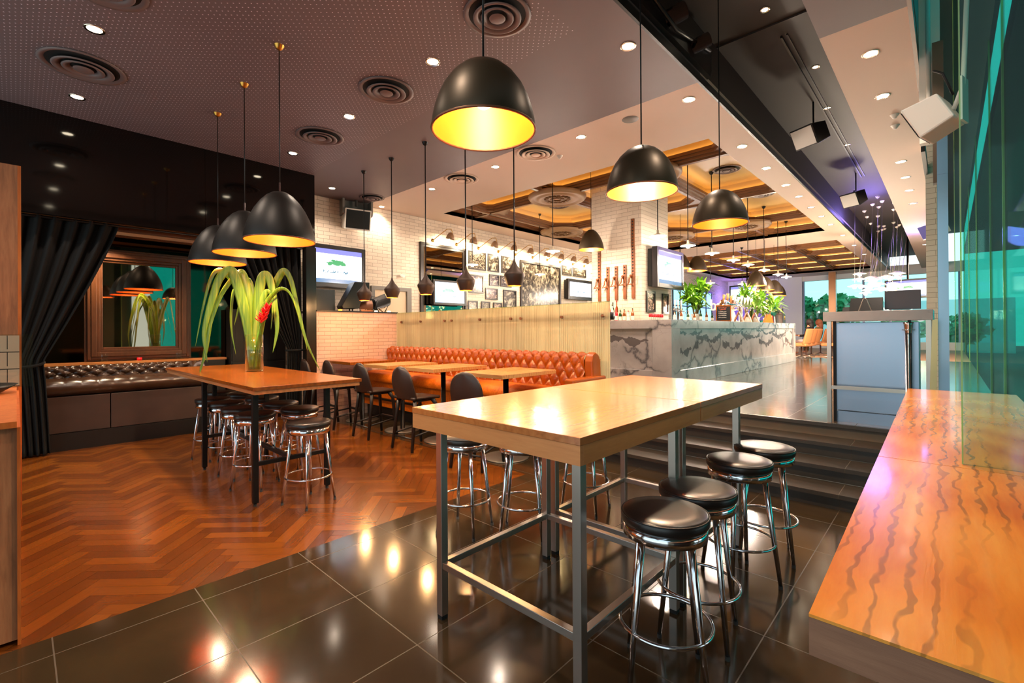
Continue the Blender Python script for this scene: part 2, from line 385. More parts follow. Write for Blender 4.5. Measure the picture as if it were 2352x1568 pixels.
def ribbed():
    m = N('ribbed_glass'); tc = m.n('TexCoord'); sx = m.n('SeparateXYZ'); m.l(tc.outputs['Object'], sx.inputs[0])
    t = m.t; t.nodes.remove(m.p)
    s_ = m.math('SINE', m.math('MULTIPLY', sx.outputs['X'], 2*pi/.032)); var = m.noise(m.coords(scale=(3, 1, .3)), 2.5, 2)
    h = m.math('ADD', m.math('MULTIPLY', s_, .5), .5)
    c = m.mix(m.math('MULTIPLY', m.math('POWER', h, 4.0), m.ramp(var, [(.35, (0, 0, 0)), (.6, (1, 1, 1))])), (.93, .9, .77), (.62, .57, .44))
    b = m.n('Bump'); b.inputs['Strength'].default_value = .5; b.inputs['Distance'].default_value = .006; m.l(h, b.inputs['Height'])
    df = m.n('BsdfDiffuse'); tl = m.n('BsdfTranslucent'); gl = m.n('BsdfGlossy'); gl.inputs['Roughness'].default_value = .12
    for q in (df, tl): m.l(c, q.inputs[0]); m.l(b.outputs[0], q.inputs['Normal'])
    m.l(b.outputs[0], gl.inputs['Normal'])
    m1 = m.n('MixShader'); m1.inputs[0].default_value = .45; m.l(df.outputs[0], m1.inputs[1]); m.l(tl.outputs[0], m1.inputs[2])
    fr = m.n('Fresnel'); fr.inputs[0].default_value = 1.5; m2 = m.n('MixShader'); m.l(fr.outputs[0], m2.inputs[0]); m.l(m1.outputs[0], m2.inputs[1]); m.l(gl.outputs[0], m2.inputs[2])
    tp = m.n('BsdfTransparent'); tp.inputs[0].default_value = (.86, .8, .6, 1); m3 = m.n('MixShader'); m3.inputs[0].default_value = .5; m.l(m2.outputs[0], m3.inputs[1]); m.l(tp.outputs[0], m3.inputs[2])
    m.l(m3.outputs[0], m.out.inputs[0]); MAT['ribbed_glass'] = m.m
ribbed()
def leafmat():
    m = N('palm_leaf'); uv = m.n('UVMap'); v = m.coords(scale=(40, 40, 1)); n = m.noise(v, 1, 3)
    m.set(col=m.ramp(n, [(.3, (.25, .38, .06)), (.55, (.42, .52, .1)), (.75, (.62, .62, .2))]), rough=.4); MAT['palm_leaf'] = m.m
leafmat()
emit('bulb', (1, .86, .62), 40)
emit('bulb_star', (1, .88, .68), 60)
emit('downlight_glow', (1, .93, .8), 9)
emit('downlight_dim', (1, .85, .6), 3)
emit('cove', (1, .76, .42), 4)
emit('led_purple', (.35, .25, 1), 8)
emit('copper_glow', (1, .5, .12), 5)
def screen(name, top, mid, blob, band=True):
    m = N(name); tc = m.n('TexCoord'); sx = m.n('SeparateXYZ'); m.l(tc.outputs['Generated'], sx.inputs[0])
    y, z = sx.outputs['Y'], sx.outputs['Z']
    c = m.ramp(m.math('ADD', m.math('MULTIPLY', y, .6), m.math('MULTIPLY', z, .3)), [(.1, top), (.6, mid), (.95, (.97, .98, 1))])
    n = m.noise(tc.outputs['Generated'], 9, 4)
    dx = m.math('SUBTRACT', y, .45); dz = m.math('MULTIPLY', m.math('SUBTRACT', z, .6), 2.3)
    d = m.math('SQRT', m.math('ADD', m.math('MULTIPLY', dx, dx), m.math('MULTIPLY', dz, dz)))
    b = m.math('LESS_THAN', m.math('ADD', d, m.math('MULTIPLY', n, .42)), .4)
    c = m.mix(b, c, blob)
    rowm = m.math('MULTIPLY', m.math('LESS_THAN', m.math('ABSOLUTE', m.math('SUBTRACT', z, .33)), .05), m.math('LESS_THAN', m.math('ABSOLUTE', m.math('SUBTRACT', y, .45)), .28))
    n2 = m.noise(m.coords(scale=(30, 30, 14), src='Generated'), 1, 2)
    c = m.mix(m.math('MULTIPLY', rowm, m.math('GREATER_THAN', n2, .55)), c, (.25, .38, .45))
    if band:
        c = m.mix(m.math('GREATER_THAN', z, .86), c, (.42, .42, .66)); c = m.mix(m.math('LESS_THAN', z, .12), c, (.3, .4, .52))
    m.set(col=(.02, .02, .02), ecol=c, emis=1.15, rough=.15); MAT[name] = m.m
screen('screen_a', (.93, .96, 1), (.97, .98, 1), (.25, .5, .32))
screen('screen_b', (.55, .72, .98), (.93, .97, 1), (.15, .45, .42), False)
screen('screen_c', (.75, .88, .96), (.95, .97, 1), (.2, .55, .25))
screen('screen_d', (.85, .9, 1), (.95, .97, 1), (.7, .75, .8), False)
def photo(name, seed, lo=(.08, .065, .05), hi=(.62, .58, .5), sc=5, det=6):
    m = N(name); v = m.coords(loc=(seed*3.1, seed*1.7, seed), src='Generated'); n = m.noise(v, sc, det, .7, .6)
    m.set(col=m.ramp(n, [(.38, lo), (.5, (.3, .26, .22)), (.62, hi)]), rough=.2); MAT[name] = m.m
photo('print_crowd', 1, sc=14); photo('print_portrait', 2, sc=2.2, det=3); photo('print_street', 3, sc=4); photo('print_colour', 4, (.2, .14, .16), (.85, .7, .62), 4)
def menu_mat():
    m = N('menu_print'); tc = m.n('TexCoord'); sx = m.n('SeparateXYZ'); m.l(tc.outputs['Generated'], sx.inputs[0])
    a = m.math('FRACT', m.math('MULTIPLY', sx.outputs['Z'], 3.0)); b = m.math('FRACT', m.math('MULTIPLY', sx.outputs['Y'], 9.0))
    g = m.math('MAXIMUM', m.math('LESS_THAN', a, .06), m.math('MULTIPLY', m.math('LESS_THAN', b, .08), m.math('GREATER_THAN', a, .2)))
    m.set(col=m.mix(g, (.8, .68, .62), (.3, .25, .25)), rough=.3); MAT['menu_print'] = m.m
menu_mat()
ZC = 4.2
# ============================================================ SETTING
def planks():
    L, Wd = .46, .092; n = 5; X0, X1, Y0, Y1 = -9.0, -3.24, -1.6, 3.66
    me_v = []; me_f = []; sh = []; uvs = []
    def clip(P, ax, lim, keep_less):
        out = []
        for i in range(len(P)):
            a, b = P[i], P[(i+1) % len(P)]
            ia = (a[ax] <= lim) == keep_less; ib = (b[ax] <= lim) == keep_less
            if ia: out.append(a)
            if ia != ib:
                t = (lim-a[ax])/(b[ax]-a[ax]); out.append(tuple(a[k]+(b[k]-a[k])*t for k in range(4)))
        return out
    q = sqrt(.5); g = .0008
    for i in range(-160, 160):
        for j in range(-14, 14):
            for kind in (0, 1):
                if kind == 0: r = (i+n*j, i+n*j+n, i-n*j, i-n*j+1)
                else: r = (i+n*j, i+n*j+1, i-n*j+1, i-n*j+n+1)
                s0, s1, t0, t1 = [a*Wd for a in r]; s0 += g; t0 += g; s1 -= g; t1 -= g
                cx_, cy_ = ((s0+s1)/2+(t0+t1)/2)*q-6, ((s0+s1)/2-(t0+t1)/2)*q+1
                if not (X0-.5 < cx_ < X1+.5 and Y0-.5 < cy_ < Y1+.5): continue
                P = []
                for (s, t, u, v) in ((s0, t0, 0, 0), (s1, t0, 1, 0), (s1, t1, 1, 1), (s0, t1, 0, 1)):
                    if kind: u, v = v, u
                    P.append(((s+t)*q-6, (s-t)*q+1, u*L, v*Wd))
                for ax, lim, kl in ((0, X0, False), (0, X1, True), (1, Y0, False), (1, Y1, True)):
                    P = clip(P, ax, lim, kl)
                    if len(P) < 3: break
                if len(P) < 3: continue
                P = P[::-1]
                o = len(me_v); me_v += [(a[0], a[1], 0) for a in P]; me_f.append(list(range(o, o+len(P))))
                sh.append(random.random()); off = random.random()*10
                uvs.append([(a[2]+off, a[3]+off*.7) for a in P])
    me = bpy.data.meshes.new('floor'); me.from_pydata(me_v, [], me_f); me.materials.append(MAT['parquet'])
    at = me.attributes.new('shade', 'FLOAT', 'FACE'); at.data.foreach_set('value', sh)
    ul = me.uv_layers.new(name='UVMap'); flat = [c for f in uvs for p in f for c in p]; ul.data.foreach_set('uv', flat)
    o = bpy.data.objects.new('floor', me); COL.objects.link(o); struct(o)
planks()
struct(MB().box(-9.1, -3.24, -1.7, 3.66, -.3, -.004).build('floor', 'rubber'))
struct(MB().box(-3.24, 1.6, -3.2, 4.68, -.3, 0).box(-9.1, -3.24, 3.66, 5.15, -.3, 0).box(-3.24, -3.1, 4.68, 5.15, -.3, 0).build('floor', 'dark_tile'))
struct(MB().prism([(-9.1, 5.15), (-3.1, 5.15), (-3.1, 5.62), (.45, 5.62), (.45, 18.3), (-9.1, 18.3)], -.3, .56).build('floor', 'raised_tile'))
struct(MB().box(-9.1, .45, 18.3, 27.6, -.3, .56).build('floor', 'carpet'))
st = MB()
for k, y0 in enumerate((4.62, 4.95, 5.285)):
    z = .14*(k+1); st.box(-3.1, .4, y0, y0+.36, z-.035, z); st.box(-3.1, .4, y0+.05, y0+.36, z-.14, z-.035)
st.box(-3.1, .4, 5.58, 5.62, .525, .5595)
o = st.build('stairs', 'step_tile'); tag(o, 'four wide dark tiled steps rising to the raised bar floor', 'stairs'); struct(o)

# ceilings
struct(MB().box(-9.1, -1.95, -3, 5.1, ZC, ZC+.12).box(-.86, -.23, -3, 5.12, ZC, ZC+.12).build('ceiling', 'ceiling_dark'))
cw = MB().box(-9.1, -1.95, 5.1, 6.7, ZC, ZC+.12).box(-9.1, -8.4, 6.7, 27.6, ZC, ZC+.12).box(-2.45, -1.95, 6.7, 27.6, ZC, ZC+.12)
cw.box(-8.4, -2.45, 15.2, 17.0, ZC, ZC+.12).box(-8.4, -2.45, 26.0, 27.6, ZC, ZC+.12).box(-.86, -.23, 5.12, 27.6, ZC, ZC+.12)
struct(cw.build('ceiling', 'ceiling_white'))
bc = MB().box(-2.0, -.8, -3, 27.6, 4.8, 4.9).box(-2.02, -1.955, -3, 27.6, ZC+.003, 4.8).box(-.855, -.8, -3, 27.6, ZC+.003, 4.8)
for y in (1.6, 5.6): bc.box(-1.95, -.86, y, y+.02, 4.78, 4.8)
struct(bc.build('ceiling', 'black_ceiling'))
struct(MB().box(-1.955, -1.93, -3, 27.6, ZC-.035, ZC+.05).build('trim_1', 'black_metal'))

# coffered wooden ceilings
simple('coffer_panel', (.68, .57, .4), .35, spec=.6)
def coffer(x0, x1, y0, y1, xs, ys, meds):
    fr = MB().box(x0-.05, x1+.05, y0-.05, y1+.05, 4.6, 4.7, mi=0)
    for a in ((x0-.04, x0, y0-.04, y1+.04), (x1, x1+.04, y0-.04, y1+.04), (x0, x1, y0-.04, y0), (x0, x1, y1, y1+.04)): fr.box(*a, ZC+.005, 4.6, mi=1)
    gx = [x0]+list(xs)+[x1]; gy = [y0]+list(ys)+[y1]
    wd = MB(); gl = MB()
    def octo(a, b, c, d, m_, ch): return [(a+m_+ch, c+m_), (b-m_-ch, c+m_), (b-m_, c+m_+ch), (b-m_, d-m_-ch), (b-m_-ch, d-m_), (a+m_+ch, d-m_), (a+m_, d-m_-ch), (a+m_, c+m_+ch)]
    for i in range(len(gx)-1):
        for j in range(len(gy)-1):
            a, b, c, d = gx[i], gx[i+1], gy[j], gy[j+1]; mm = .08; ch = .36 if min(b-a, d-c) > 1.6 else .1
            outer = [((a+b)/2+(x-(a+b)/2), y) for x, y in octo(a, b, c, d, 0, 0.0001)]
            i1 = octo(a, b, c, d, mm, ch); i2 = octo(a, b, c, d, mm+.07, ch); i3 = octo(a, b, c, d, mm+.12, ch)
            def band(P, Q, z0, z1, B, mi=0):
                n = 8; vs = [(x, y, z) for z in (z0, z1) for R_ in (P, Q) for x, y in R_]
                fs = []
                for k in range(n):
                    k2 = (k+1) % n
                    fs += [(k, k2, n+k2, n+k), (2*n+k, 3*n+k, 3*n+k2, 2*n+k2), (n+k, n+k2, 3*n+k2, 3*n+k)]
                B.add(vs, fs, mi=mi)
            i2 = octo(a, b, c, d, mm+.05, ch); i3 = octo(a, b, c, d, mm+.08, ch); band(outer, i1, 4.30, 4.42, wd); band(i1, i2, 4.34, 4.425, wd); band(i2, i3, 4.38, 4.43, wd)
            i0 = octo(a, b, c, d, .03, ch*.9); band(outer, i0, 4.42, 4.605, fr, 0)
            e1 = octo(a, b, c, d, .05, ch); e2 = octo(a, b, c, d, mm+.02, ch); band(e1, e2, 4.43, 4.445, gl)
    for x in xs: wd.box(x-.035, x+.035, y0, y1, 4.27, 4.31)
    for y in ys: wd.box(x0, x1, y-.035, y+.035, 4.27, 4.31)
    o = fr.build('ceiling', ['coffer_panel', 'beam_wood']); struct(o)
    struct(wd.build('trim_2', 'beam_wood')); struct(gl.build('trim_3', 'cove'))
    for k, (x, y) in enumerate(meds):
        md = MB().lathe([(0, 4.24), (.2, 4.235), (.22, 4.25), (.24, 4.235), (.3, 4.24), (.33, 4.22), (.4, 4.215), (.42, 4.235), (.5, 4.24), (.52, 4.215), (.57, 4.22), (.6, 4.26), (.6, 4.3)], (x, y, 0), 40)
        t = thing('ceiling_medallion', 'round moulded plaster medallion on the coffered ceiling, '+['over the left half of the bar wall', 'above the brick pillar', 'beyond the pillar by the right edge', 'in the far left cell row', 'in the middle far cell row'][k], 'ceiling medallion', (0, 0, 0), 0, 'medallions on the coffered ceiling')
        md.build('plate', 'medallion', t)
        rs = MB()
        for q in range(16):
            an = 2*pi*q/16; rs.ball((x+.23*cos(an), y+.23*sin(an), 4.228), .05, 8, (1, 1, .4)); rs.ball((x+.11*cos(an+.2), y+.11*sin(an+.2), 4.228), .045, 8, (1, 1, .4))
        rs.build('rosette', 'brass_dull', t)
simple('medallion', (.62, .48, .33), .5); simple('brass_dull', (.42, .28, .12), .4, .6)
coffer(-8.4, -2.45, 6.7, 15.2, (-7.9, -5.9, -3.9), (7.7, 10.5, 13.3), [(-5.9, 7.7), (-3.9, 7.7), (-3.9, 13.3), (-7.9, 10.5), (-5.9, 13.3)])
coffer(-8.4, -2.45, 17.0, 26.0, (-7.0, -5.4, -3.9), (18.6, 20.4, 22.2, 24.1), [])

# walls
struct(MB().box(-9.3, -9.05, 3.3, 27.6, -.3, 4.32).build('wall_left', 'brick_y'))
struct(MB().box(-9.3, -8.99, -3.0, 3.3, -.3, 4.3).build('wall_booth', 'dark_mirror'))
struct(MB().box(-9.05, -7.95, -3.0, 3.45, 2.96, 3.05).build('ceiling', 'beam_wood'))
struct(MB().box(-8.75, -8.3, .9, 2.1, 2.93, 2.958).box(-8.8, -8.75, .85, 2.15, 2.9, 2.958, 1).box(-8.3, -8.25, .85, 2.15, 2.9, 2.958, 1).build('trim_14', ['door_cream', 'walnut']) if simple('door_cream', (.85, .76, .63), .6) else None)
bh = MB().box(-8.0, -7.93, -3.0, 1.9, 2.95, 4.2).box(-8.0, -7.93, 1.903, 3.52, 2.95, 4.2)
struct(bh.build('wall_bulkhead', 'black_gloss'))
struct(MB().box(-8.05, -7.9, 3.36, 3.53, 0, 2.95).build('trim_4', 'post_dark') if simple('post_dark', (.13, .1, .08), .2) else None)
struct(MB().box(-8.12, -7.9, 3.53, 5.12, 0, 1.86).build('wall_low', 'brick_low'))
struct(MB().box(-8.95, -7.88, 3.53, 5.14, 1.86, 1.885).build('trim_5', 'black_metal'))
struct(MB().box(-9.3, .5, 27.6, 27.8, -.3, .9).box(-9.3, .5, 27.6, 27.8, 3.95, 4.4).box(-6.54, -5.45, 27.55, 27.8, .5, 4.2).box(-9.3, -8.75, 27.55, 27.8, .5, 4.2).build('wall_back', 'white_paint'))
# small pane band low wall panelling behind bar stretch
wl = MB().box(-9.045, -9.02, 20.2, 24.9, .6, 3.43)
struct(wl.build('window_1', 'window_bright') if emit('window_bright', (.55, .85, .95), 1.0) else None)
wf = MB()
for k in range(7): wf.box(-9.03, -8.98, 20.2+k*.78-.03, 20.2+k*.78+.03, .6, 3.46)
wf.box(-9.03, -8.97, 20.2, 24.9, 3.4, 3.48).box(-9.03, -8.97, 20.2, 24.9, 2.6, 2.65)
struct(wf.build('trim_6', 'frame_black'))
# far windows
gw = MB().box(-8.75, -6.54, 27.66, 27.68, .9, 3.95).box(-5.45, .4, 27.66, 27.68, .9, 3.95)
struct(gw.build('window_2', 'window_glass'))
mu = MB()
for x in (-7.5, -5.4, -4.2, -2.94, -1.95, -.6, .35): mu.box(x-.04, x+.04, 27.6, 27.75, .9, 3.95)
struct(mu.build('trim_7', 'steel_blue') if simple('steel_blue', (.45, .5, .62), .4, .4) else None)
pp = MB().box(-8.72, -7.62, 27.4, 27.5, 2.0, 3.9).box(-7.55, -6.9, 27.4, 27.5, 2.0, 3.9)
struct(pp.build('wall_panels', 'purple_panel') if simple('purple_panel', (.62, .52, .78), .4) else None)
struct(MB().box(-4.12, -3.84, 26.3, 26.6, .56, 4.2).build('trim_8', 'column_bronze') if simple('column_bronze', (.62, .45, .32), .25, .6) else None)

# right-hand facade
gp = MB(); 
for k, (a, b) in enumerate(((2.9, 5.2), (5.22, 7.3), (7.32, 9.5), (9.52, 14.0), (14.02, 27.5))): gp.box(.45, .462, a, b, .0 if a < 5.6 else .56, 5.6)
struct(gp.build('window_3', 'teal_glass'))
fn = MB()
for y in (5.21, 7.31, 9.51, 14.01, 19, 24): fn.box(.432, .45, y-.02, y+.02, .56 if y > 5.6 else 0, 5.6)
struct(fn.build('trim_9', 'green_edge'))
struct(MB().box(-.23, -.2, -3, 27.6, ZC+.12, 5.6).box(-.3, .5, -3, 27.6, 5.6, 5.7).build('ceiling', 'void_grey') if simple('void_grey', (.5, .52, .5), .7) else None)
struct(MB().box(-.235, -.205, -3, 27.6, ZC-.01, ZC+.12).build('trim_10', 'beam_wood'))
struct(MB().box(-.2, -.045, 6.2, 6.3, 3.35, 5.6).cyl((-.13, 6.16, 3.4), (-.13, 6.16, 5.6), .018).build('wall_right', 'white_paint'))
struct(MB().box(-.1, -.02, 6.05, 6.15, 2.9, 4.25).build('trim_11', 'duct_brown') if simple('duct_brown', (.36, .29, .22), .5) else None)
struct(MB().box(-.23, -.11, 9.0, 9.4, .56, 4.2).build('wall_pier', 'brick_x'))
struct(MB().box(-.068, .004, 5.75, 5.84, .56, 2.9).box(-.068, .004, 5.74, 5.85, 2.9, 3.4).build('trim_12', 'brushed'))
# glass screens cutting across the long counter
for k, (x0, y, lab) in enumerate(((.033, 2.14, 'tall clear glass screen crossing the long counter at its nearest joint'), (.038, 4.7, 'tall clear glass screen at the far end of the long counter'))):
    t = thing('glass_screen', lab, 'glass screen')
    MB().box(x0, 1.5, y, y+.012, 1.052 if k == 0 else .0, 5.4).build('pane', 'screen_glass', t)
    MB().box(x0-.004, x0, y, y+.012, 1.052 if k == 0 else 0, 5.4).build('edge_strip', 'green_edge', t)
    t['kind'] = 'structure'

tiles('ext_facade', (.88, .95, .95), (.93, .97, .97), 0, 0, 1.3, .6)
# outside the glass
struct(MB().box(.5, 40, -6, 60, -.35, -.05).box(-30, .5, 27.9, 60, -.35, .5).build('floor', 'concrete_ext'))
struct(MB().box(2.4, 2.5, -3.2, 2.7, -.1, 4.3).build('wall_right', 'panel_bronze') if simple('panel_bronze', (.42, .37, .29), .35, .3) else None)  # plain wall behind the camera, added to give the mirrors something to reflect
struct(MB().box(.5, 9, -2, 27, 4.6, 4.9).build('ceiling', 'canopy_dark') if simple('canopy_dark', (.16, .28, .25), .7) else None)
struct(MB().box(-26, 3, 42, 43, -.1, 3.4).build('wall_outside', 'ext_facade'))
ex = MB().box(5, 6, 30, 60, -.1, 1.2)
o = struct(ex.build('wall_outside', 'concrete_ext'))
for k, (x, y, r, h) in enumerate(((-6.4, 31, 1.2, 1.9), (-4.6, 31.5, 1.2, 2.0), (-1.8, 34, 1.0, 1.2), (.6, 36, 1.0, 1.0), (-8.2, 34, 1.4, 1.6))):
    t = thing('garden_tree', 'leafy green tree outside the far window, '+ORD[k]+' from the left', 'tree', (x, y, 0), 0, 'trees outside the far windows')
    MB().tube([(0, 0, 0), (.05, 0, h*.6), (0, .05, h)], [.12, .09, .05]).build('trunk', 'stem', t)
    cr = MB(); rnd = random.Random(k)
    for i in range(420):
        a, b, c = rnd.gauss(0, 1), rnd.gauss(0, 1), rnd.gauss(0, 1); q = sqrt(a*a+b*b+c*c)+1e-6; rr = r*(.55+.5*rnd.random())
        p = Vector((a/q*rr, b/q*rr, h+.5+c/q*rr*.8)); u = Vector((rnd.gauss(0, 1), rnd.gauss(0, 1), rnd.gauss(0, 1))).normalized(); v = u.orthogonal()
        s_ = .16+.12*rnd.random(); cr.quad(p-u*s_, p-v*s_*.6, p+u*s_, p+v*s_*.6)
    cr.build('foliage', 'leaves_ext', t)

# ============================================================ CEILING FIXTURES
SP_E = 45
def downlight(name, x, y, label, group, r=.055, glow='downlight_glow', e=None, z=ZC):
    t = thing(name, label, 'downlight', (x, y, z), 0, group)
    MB().lathe([(r, -.001), (r+.018, -.006), (r+.02, -.001), (r+.02, .004)], n=24).build('rim', 'chrome_rim', t)
    MB().lathe([(r, -.002), (r*.7, -.003), (0, -.003)], n=24).build('reflector', glow, t)
    if e is None: e = SP_E
    if e: lamp(t, 'SPOT', (0, 0, -.03), e, (1, .8, .64), .05, spot=125, blend=.8)
    return t
rowA = [(-5.5, .48), (-7.22, .48)]
for k, (x, y) in enumerate(((-3.74, .48), (-2.03, .48), (-3.74, -1.6), (-5.5, -1.6))): downlight('downlight', x, y, 'added fill downlight in the perforated ceiling, out of view, '+ORD[k], 'downlights in the dark ceiling')  # out-of-view downlights added for fill light, carrying on the ceiling grid
for k, (x, y) in enumerate(rowA): downlight('downlight', x, y, 'round downlight in the perforated ceiling, '+['right one of the pair beside the big vents', 'left one of the pair beside the big vents'][k], 'downlights in the dark ceiling')
for k, x in enumerate((-3.74, -5.45, -7.18)): downlight('downlight', x, 2.86, 'round downlight in the row of round vents, '+['just left of the nearest vent', 'between the second and third vents', 'beyond the third vent'][k], 'downlights in the dark ceiling')
downlight('downlight', -8.4, 4.06, 'round downlight in the dark ceiling at the corner of the bulkhead', 'downlights in the dark ceiling')
downlight('downlight', -2.2, 3.99, 'round downlight in the dark ceiling right of the first dome pendant', 'downlights in the dark ceiling')
for k, x in enumerate((-2.2, -3.71, -5.4, -7.11, -8.88)): downlight('downlight', x, 5.4, 'round downlight in the white ceiling before the coffers, '+ORD[k]+' from the black slot', 'downlights before the coffered ceiling')
for k, y in enumerate((7.32, 8.59, 9.86, 10.9, 12.05, 13.2, 14.4, 16.3, 18.5, 21)): downlight('downlight', -2.2, y, 'round downlight between coffers and black slot, '+ORD[k]+' from the camera', 'downlights beside the coffers', e=60 if k % 2 else 0)
for k, y in enumerate((3.3, 5.75, 6.89, 9.8, 10.87, 11.95, 13.24, 16.3, 20)): downlight('downlight', -.54, y, 'round downlight in the right ceiling strip, '+ORD[k]+' from the camera', 'downlights in the right ceiling strip', e=(0 if k in (3, 5, 7) else 45))
for k, (x, y) in enumerate(((-1.36, 5.3), (-1.2, 6.9), (-1.3, 8.3), (-1.3, 10.2))): downlight('downlight', x, y, 'small downlight inside the black ceiling slot, '+ORD[k]+' from the camera', 'downlights in the black slot', r=.03, e=0, z=4.8)

def vent(x, y, R, label, group, m='vent_dark', z=ZC):
    t = thing('ceiling_vent', label, 'air vent', (x, y, z), 0, group)
    MB().lathe([(R*.98, -.001), (R*1.0, -.012), (R*.9, -.014), (R*.84, -.002)], n=48).build('rim', m, t)
    MB().lathe([(0, -.0015), (R*.88, -.0015)], n=40).build('throat', 'vent_void', t)
    for q, (a, b) in enumerate(((.66, .5), (.44, .3), (.24, 0))):
        MB().lathe([(R*a+R*.05, -.032), (R*a, -.04), (R*b if b else 0, -.012 if b else -.03)] if b else [(R*a, -.035), (R*a*.8, -.045), (0, -.04)], n=40).build('cone', m, t, solid=.004 if b else 0)
    return t
vent(-2.79, 2.82, .29, 'largest round ceiling vent, above the nearest dome pendant', 'vents in the dark ceiling')
vent(-4.56, 2.84, .3, 'round ceiling vent just left of the nearest dome pendant', 'vents in the dark ceiling')
vent(-6.28, 2.87, .31, 'round ceiling vent right of the left pendant cords', 'vents in the dark ceiling')
vent(-6.35, .47, .34, 'round ceiling vent over the dark bulkhead at the left', 'vents in the dark ceiling')
vent(-4.75, .45, .3, 'round ceiling vent cut off by the top edge of the photo', 'vents in the dark ceiling')
vent(-8.39, 4.89, .24, 'small round ceiling vent in the corner above the wall speaker', 'vents in the dark ceiling')
vent(-4.54, 5.4, .3, 'white round vent in the pale ceiling, nearer of two', 'vents in the pale ceiling', 'vent_white')
vent(-6.25, 5.4, .3, 'white round vent in the pale ceiling, farther of two', 'vents in the pale ceiling', 'vent_white')
for k, (x, y) in enumerate(((-7.0, 9.2), (-8.15, 9.3), (-6.9, 11.9), (-3.1, 9.4), (-3.1, 11.7), (-3.15, 14.3))): vent(x, y, .26 if k != 1 else .18, 'round vent inside the coffered ceiling, '+['second cell from the left front', 'far left cell', 'left cell behind the first row', 'near right cell', 'right cell behind the nearest', 'farthest right cell'][k], 'vents in the coffers', 'vent_dark', 4.6)
tag(MB().lathe([(0, -.002), (.1, -.004), (.105, 0)], (-2.95, 5.39, ZC), 24).build('ceiling_speaker', 'grey_paint'), 'flat round grille speaker in the pale ceiling strip', 'speaker')
for k, (x, y) in enumerate(((-4.35, 5.75), (-.48, 7.6), (-.5, 8.0))):
    tag(MB().lathe([(0, -.05), (.02, -.045), (.035, -.02), (.05, 0)], (x, y, ZC), 16).build('smoke_detector', 'white_paint'), ['small white detector beside the pale ceiling vent', 'small white detector by the white speaker', 'second small white detector by the white speaker'][k], 'detector')

lamp(None, 'SPOT', (-8.55, .9, 2.9), 90, (1, .8, .55), .05, spot=120, blend=.7)
# pendants -----------------------------------------------------
def dome_pendant(name, R, H, pos, ztop, label, group, kind='wide', energy=45, outer='lamp_black', cup=True, stem=False, inner=.08):
    x, y, z = pos; t = thing(name, label, 'pendant lamp', (x, y, z), 0, group)
    if kind == 'wide': prof = [(1, 0), (1.0, .04), (.985, .14), (.94, .3), (.87, .46), (.77, .62), (.62, .78), (.45, .9), (.27, .975), (.1, 1.0), (0, 1.0)]
    else: prof = [(1, 0), (1.0, .03), (.985, .12), (.93, .28), (.84, .45), (.71, .63), (.55, .79), (.38, .91), (.22, .98), (.08, 1), (0, 1)]
    po = [(r*R, h*H) for r, h in prof]; MB().lathe(po, n=48).build('shade', outer, t)
    pi_ = [(r*R*.975, h*H*.97+.001) for r, h in prof]; MB().lathe(pi_, n=48).build('inner_lining', 'gold_paint', t)
    MB().ring((0, 0, 0), R*.995, .006).build('rim', 'copper_dull', t)
    MB().ball((0, 0, H*.45), R*.17, 16).build('bulb', 'bulb', t)
    zt = ztop-z
    MB().tube([(0, 0, H-.005), (0, 0, zt)], .0055 if kind == 'wide' else .005, 6).build('cord', 'black_metal', t)
    if stem: MB().cyl((0, 0, H-.01), (0, 0, H+.09), .008, n=10).build('socket', 'chrome', t)
    if cup:
        MB().lathe([(0, zt-.05), (.03, zt-.03), (.045, zt)], n=20).build('canopy', 'brass', t)
    lamp(t, 'POINT', (0, 0, H*.2), energy*inner, (1, .8, .55), .05)
    lamp(t, 'SPOT', (0, 0, H*.1), energy*1.2, (1, .78, .5), .06, spot=130, blend=.6)
    return t
for k, (x, y, z, lab) in enumerate(((-1.63, 1.55, 2.47, 'large black dome pendant nearest the camera, gold inside'), (-1.61, 3.1, 2.5, 'black dome pendant with a bright gold inside, second over the light oak table'), (-1.6, 4.65, 2.52, 'black dome pendant by the black ceiling slot, third in its row'))):
    dome_pendant('dome_pendant', .25, .325, (x, y, z), 4.8, lab, 'dome pendants over the light oak table', energy=(45, 60, 35)[k], cup=False, inner=(.1, .4, .06)[k])
for k, (x, lab) in enumerate(((-4.57, 'tall black bell pendant, nearest of three over the dark oak table'), (-5.55, 'tall black bell pendant, middle of three over the dark oak table'), (-6.53, 'tall black bell pendant, farthest of three over the dark oak table'))):
    dome_pendant('bell_pendant', .307, .46, (x, 1.7, 2.36), ZC, lab, 'bell pendants over the dark oak table', 'tall', 40, 'lamp_black_matt', True, True)
for k, (x, y, z, R, lab) in enumerate(((-4.97, 7.54, 3.05, .24, 'small black bell pendant in front of the brick pillar'), (-5.2, 12.15, 3.15, .25, 'black bell pendant just right of the pillar television'), (-4.88, 12.46, 3.08, .25, 'black bell pendant behind the one beside the pillar television'),
        (-3.82, 13.86, 2.7, .25, 'black dome pendant over the far bar end, first of four overlapping'), (-4.03, 15.5, 2.7, .25, 'black dome pendant over the far bar end, second of four overlapping'), (-4.04, 16.56, 2.68, .25, 'black dome pendant over the far bar end, third of four overlapping'), (-4.44, 18.74, 2.72, .25, 'black dome pendant over the far bar end, last of four overlapping'))):
    dome_pendant('bell_pendant', R, R*1.6, (x, y, z), 4.6 if y < 15 or y > 17 else ZC, lab, 'bell pendants around the bar', 'tall', 30, 'lamp_black', False, inner=.5)

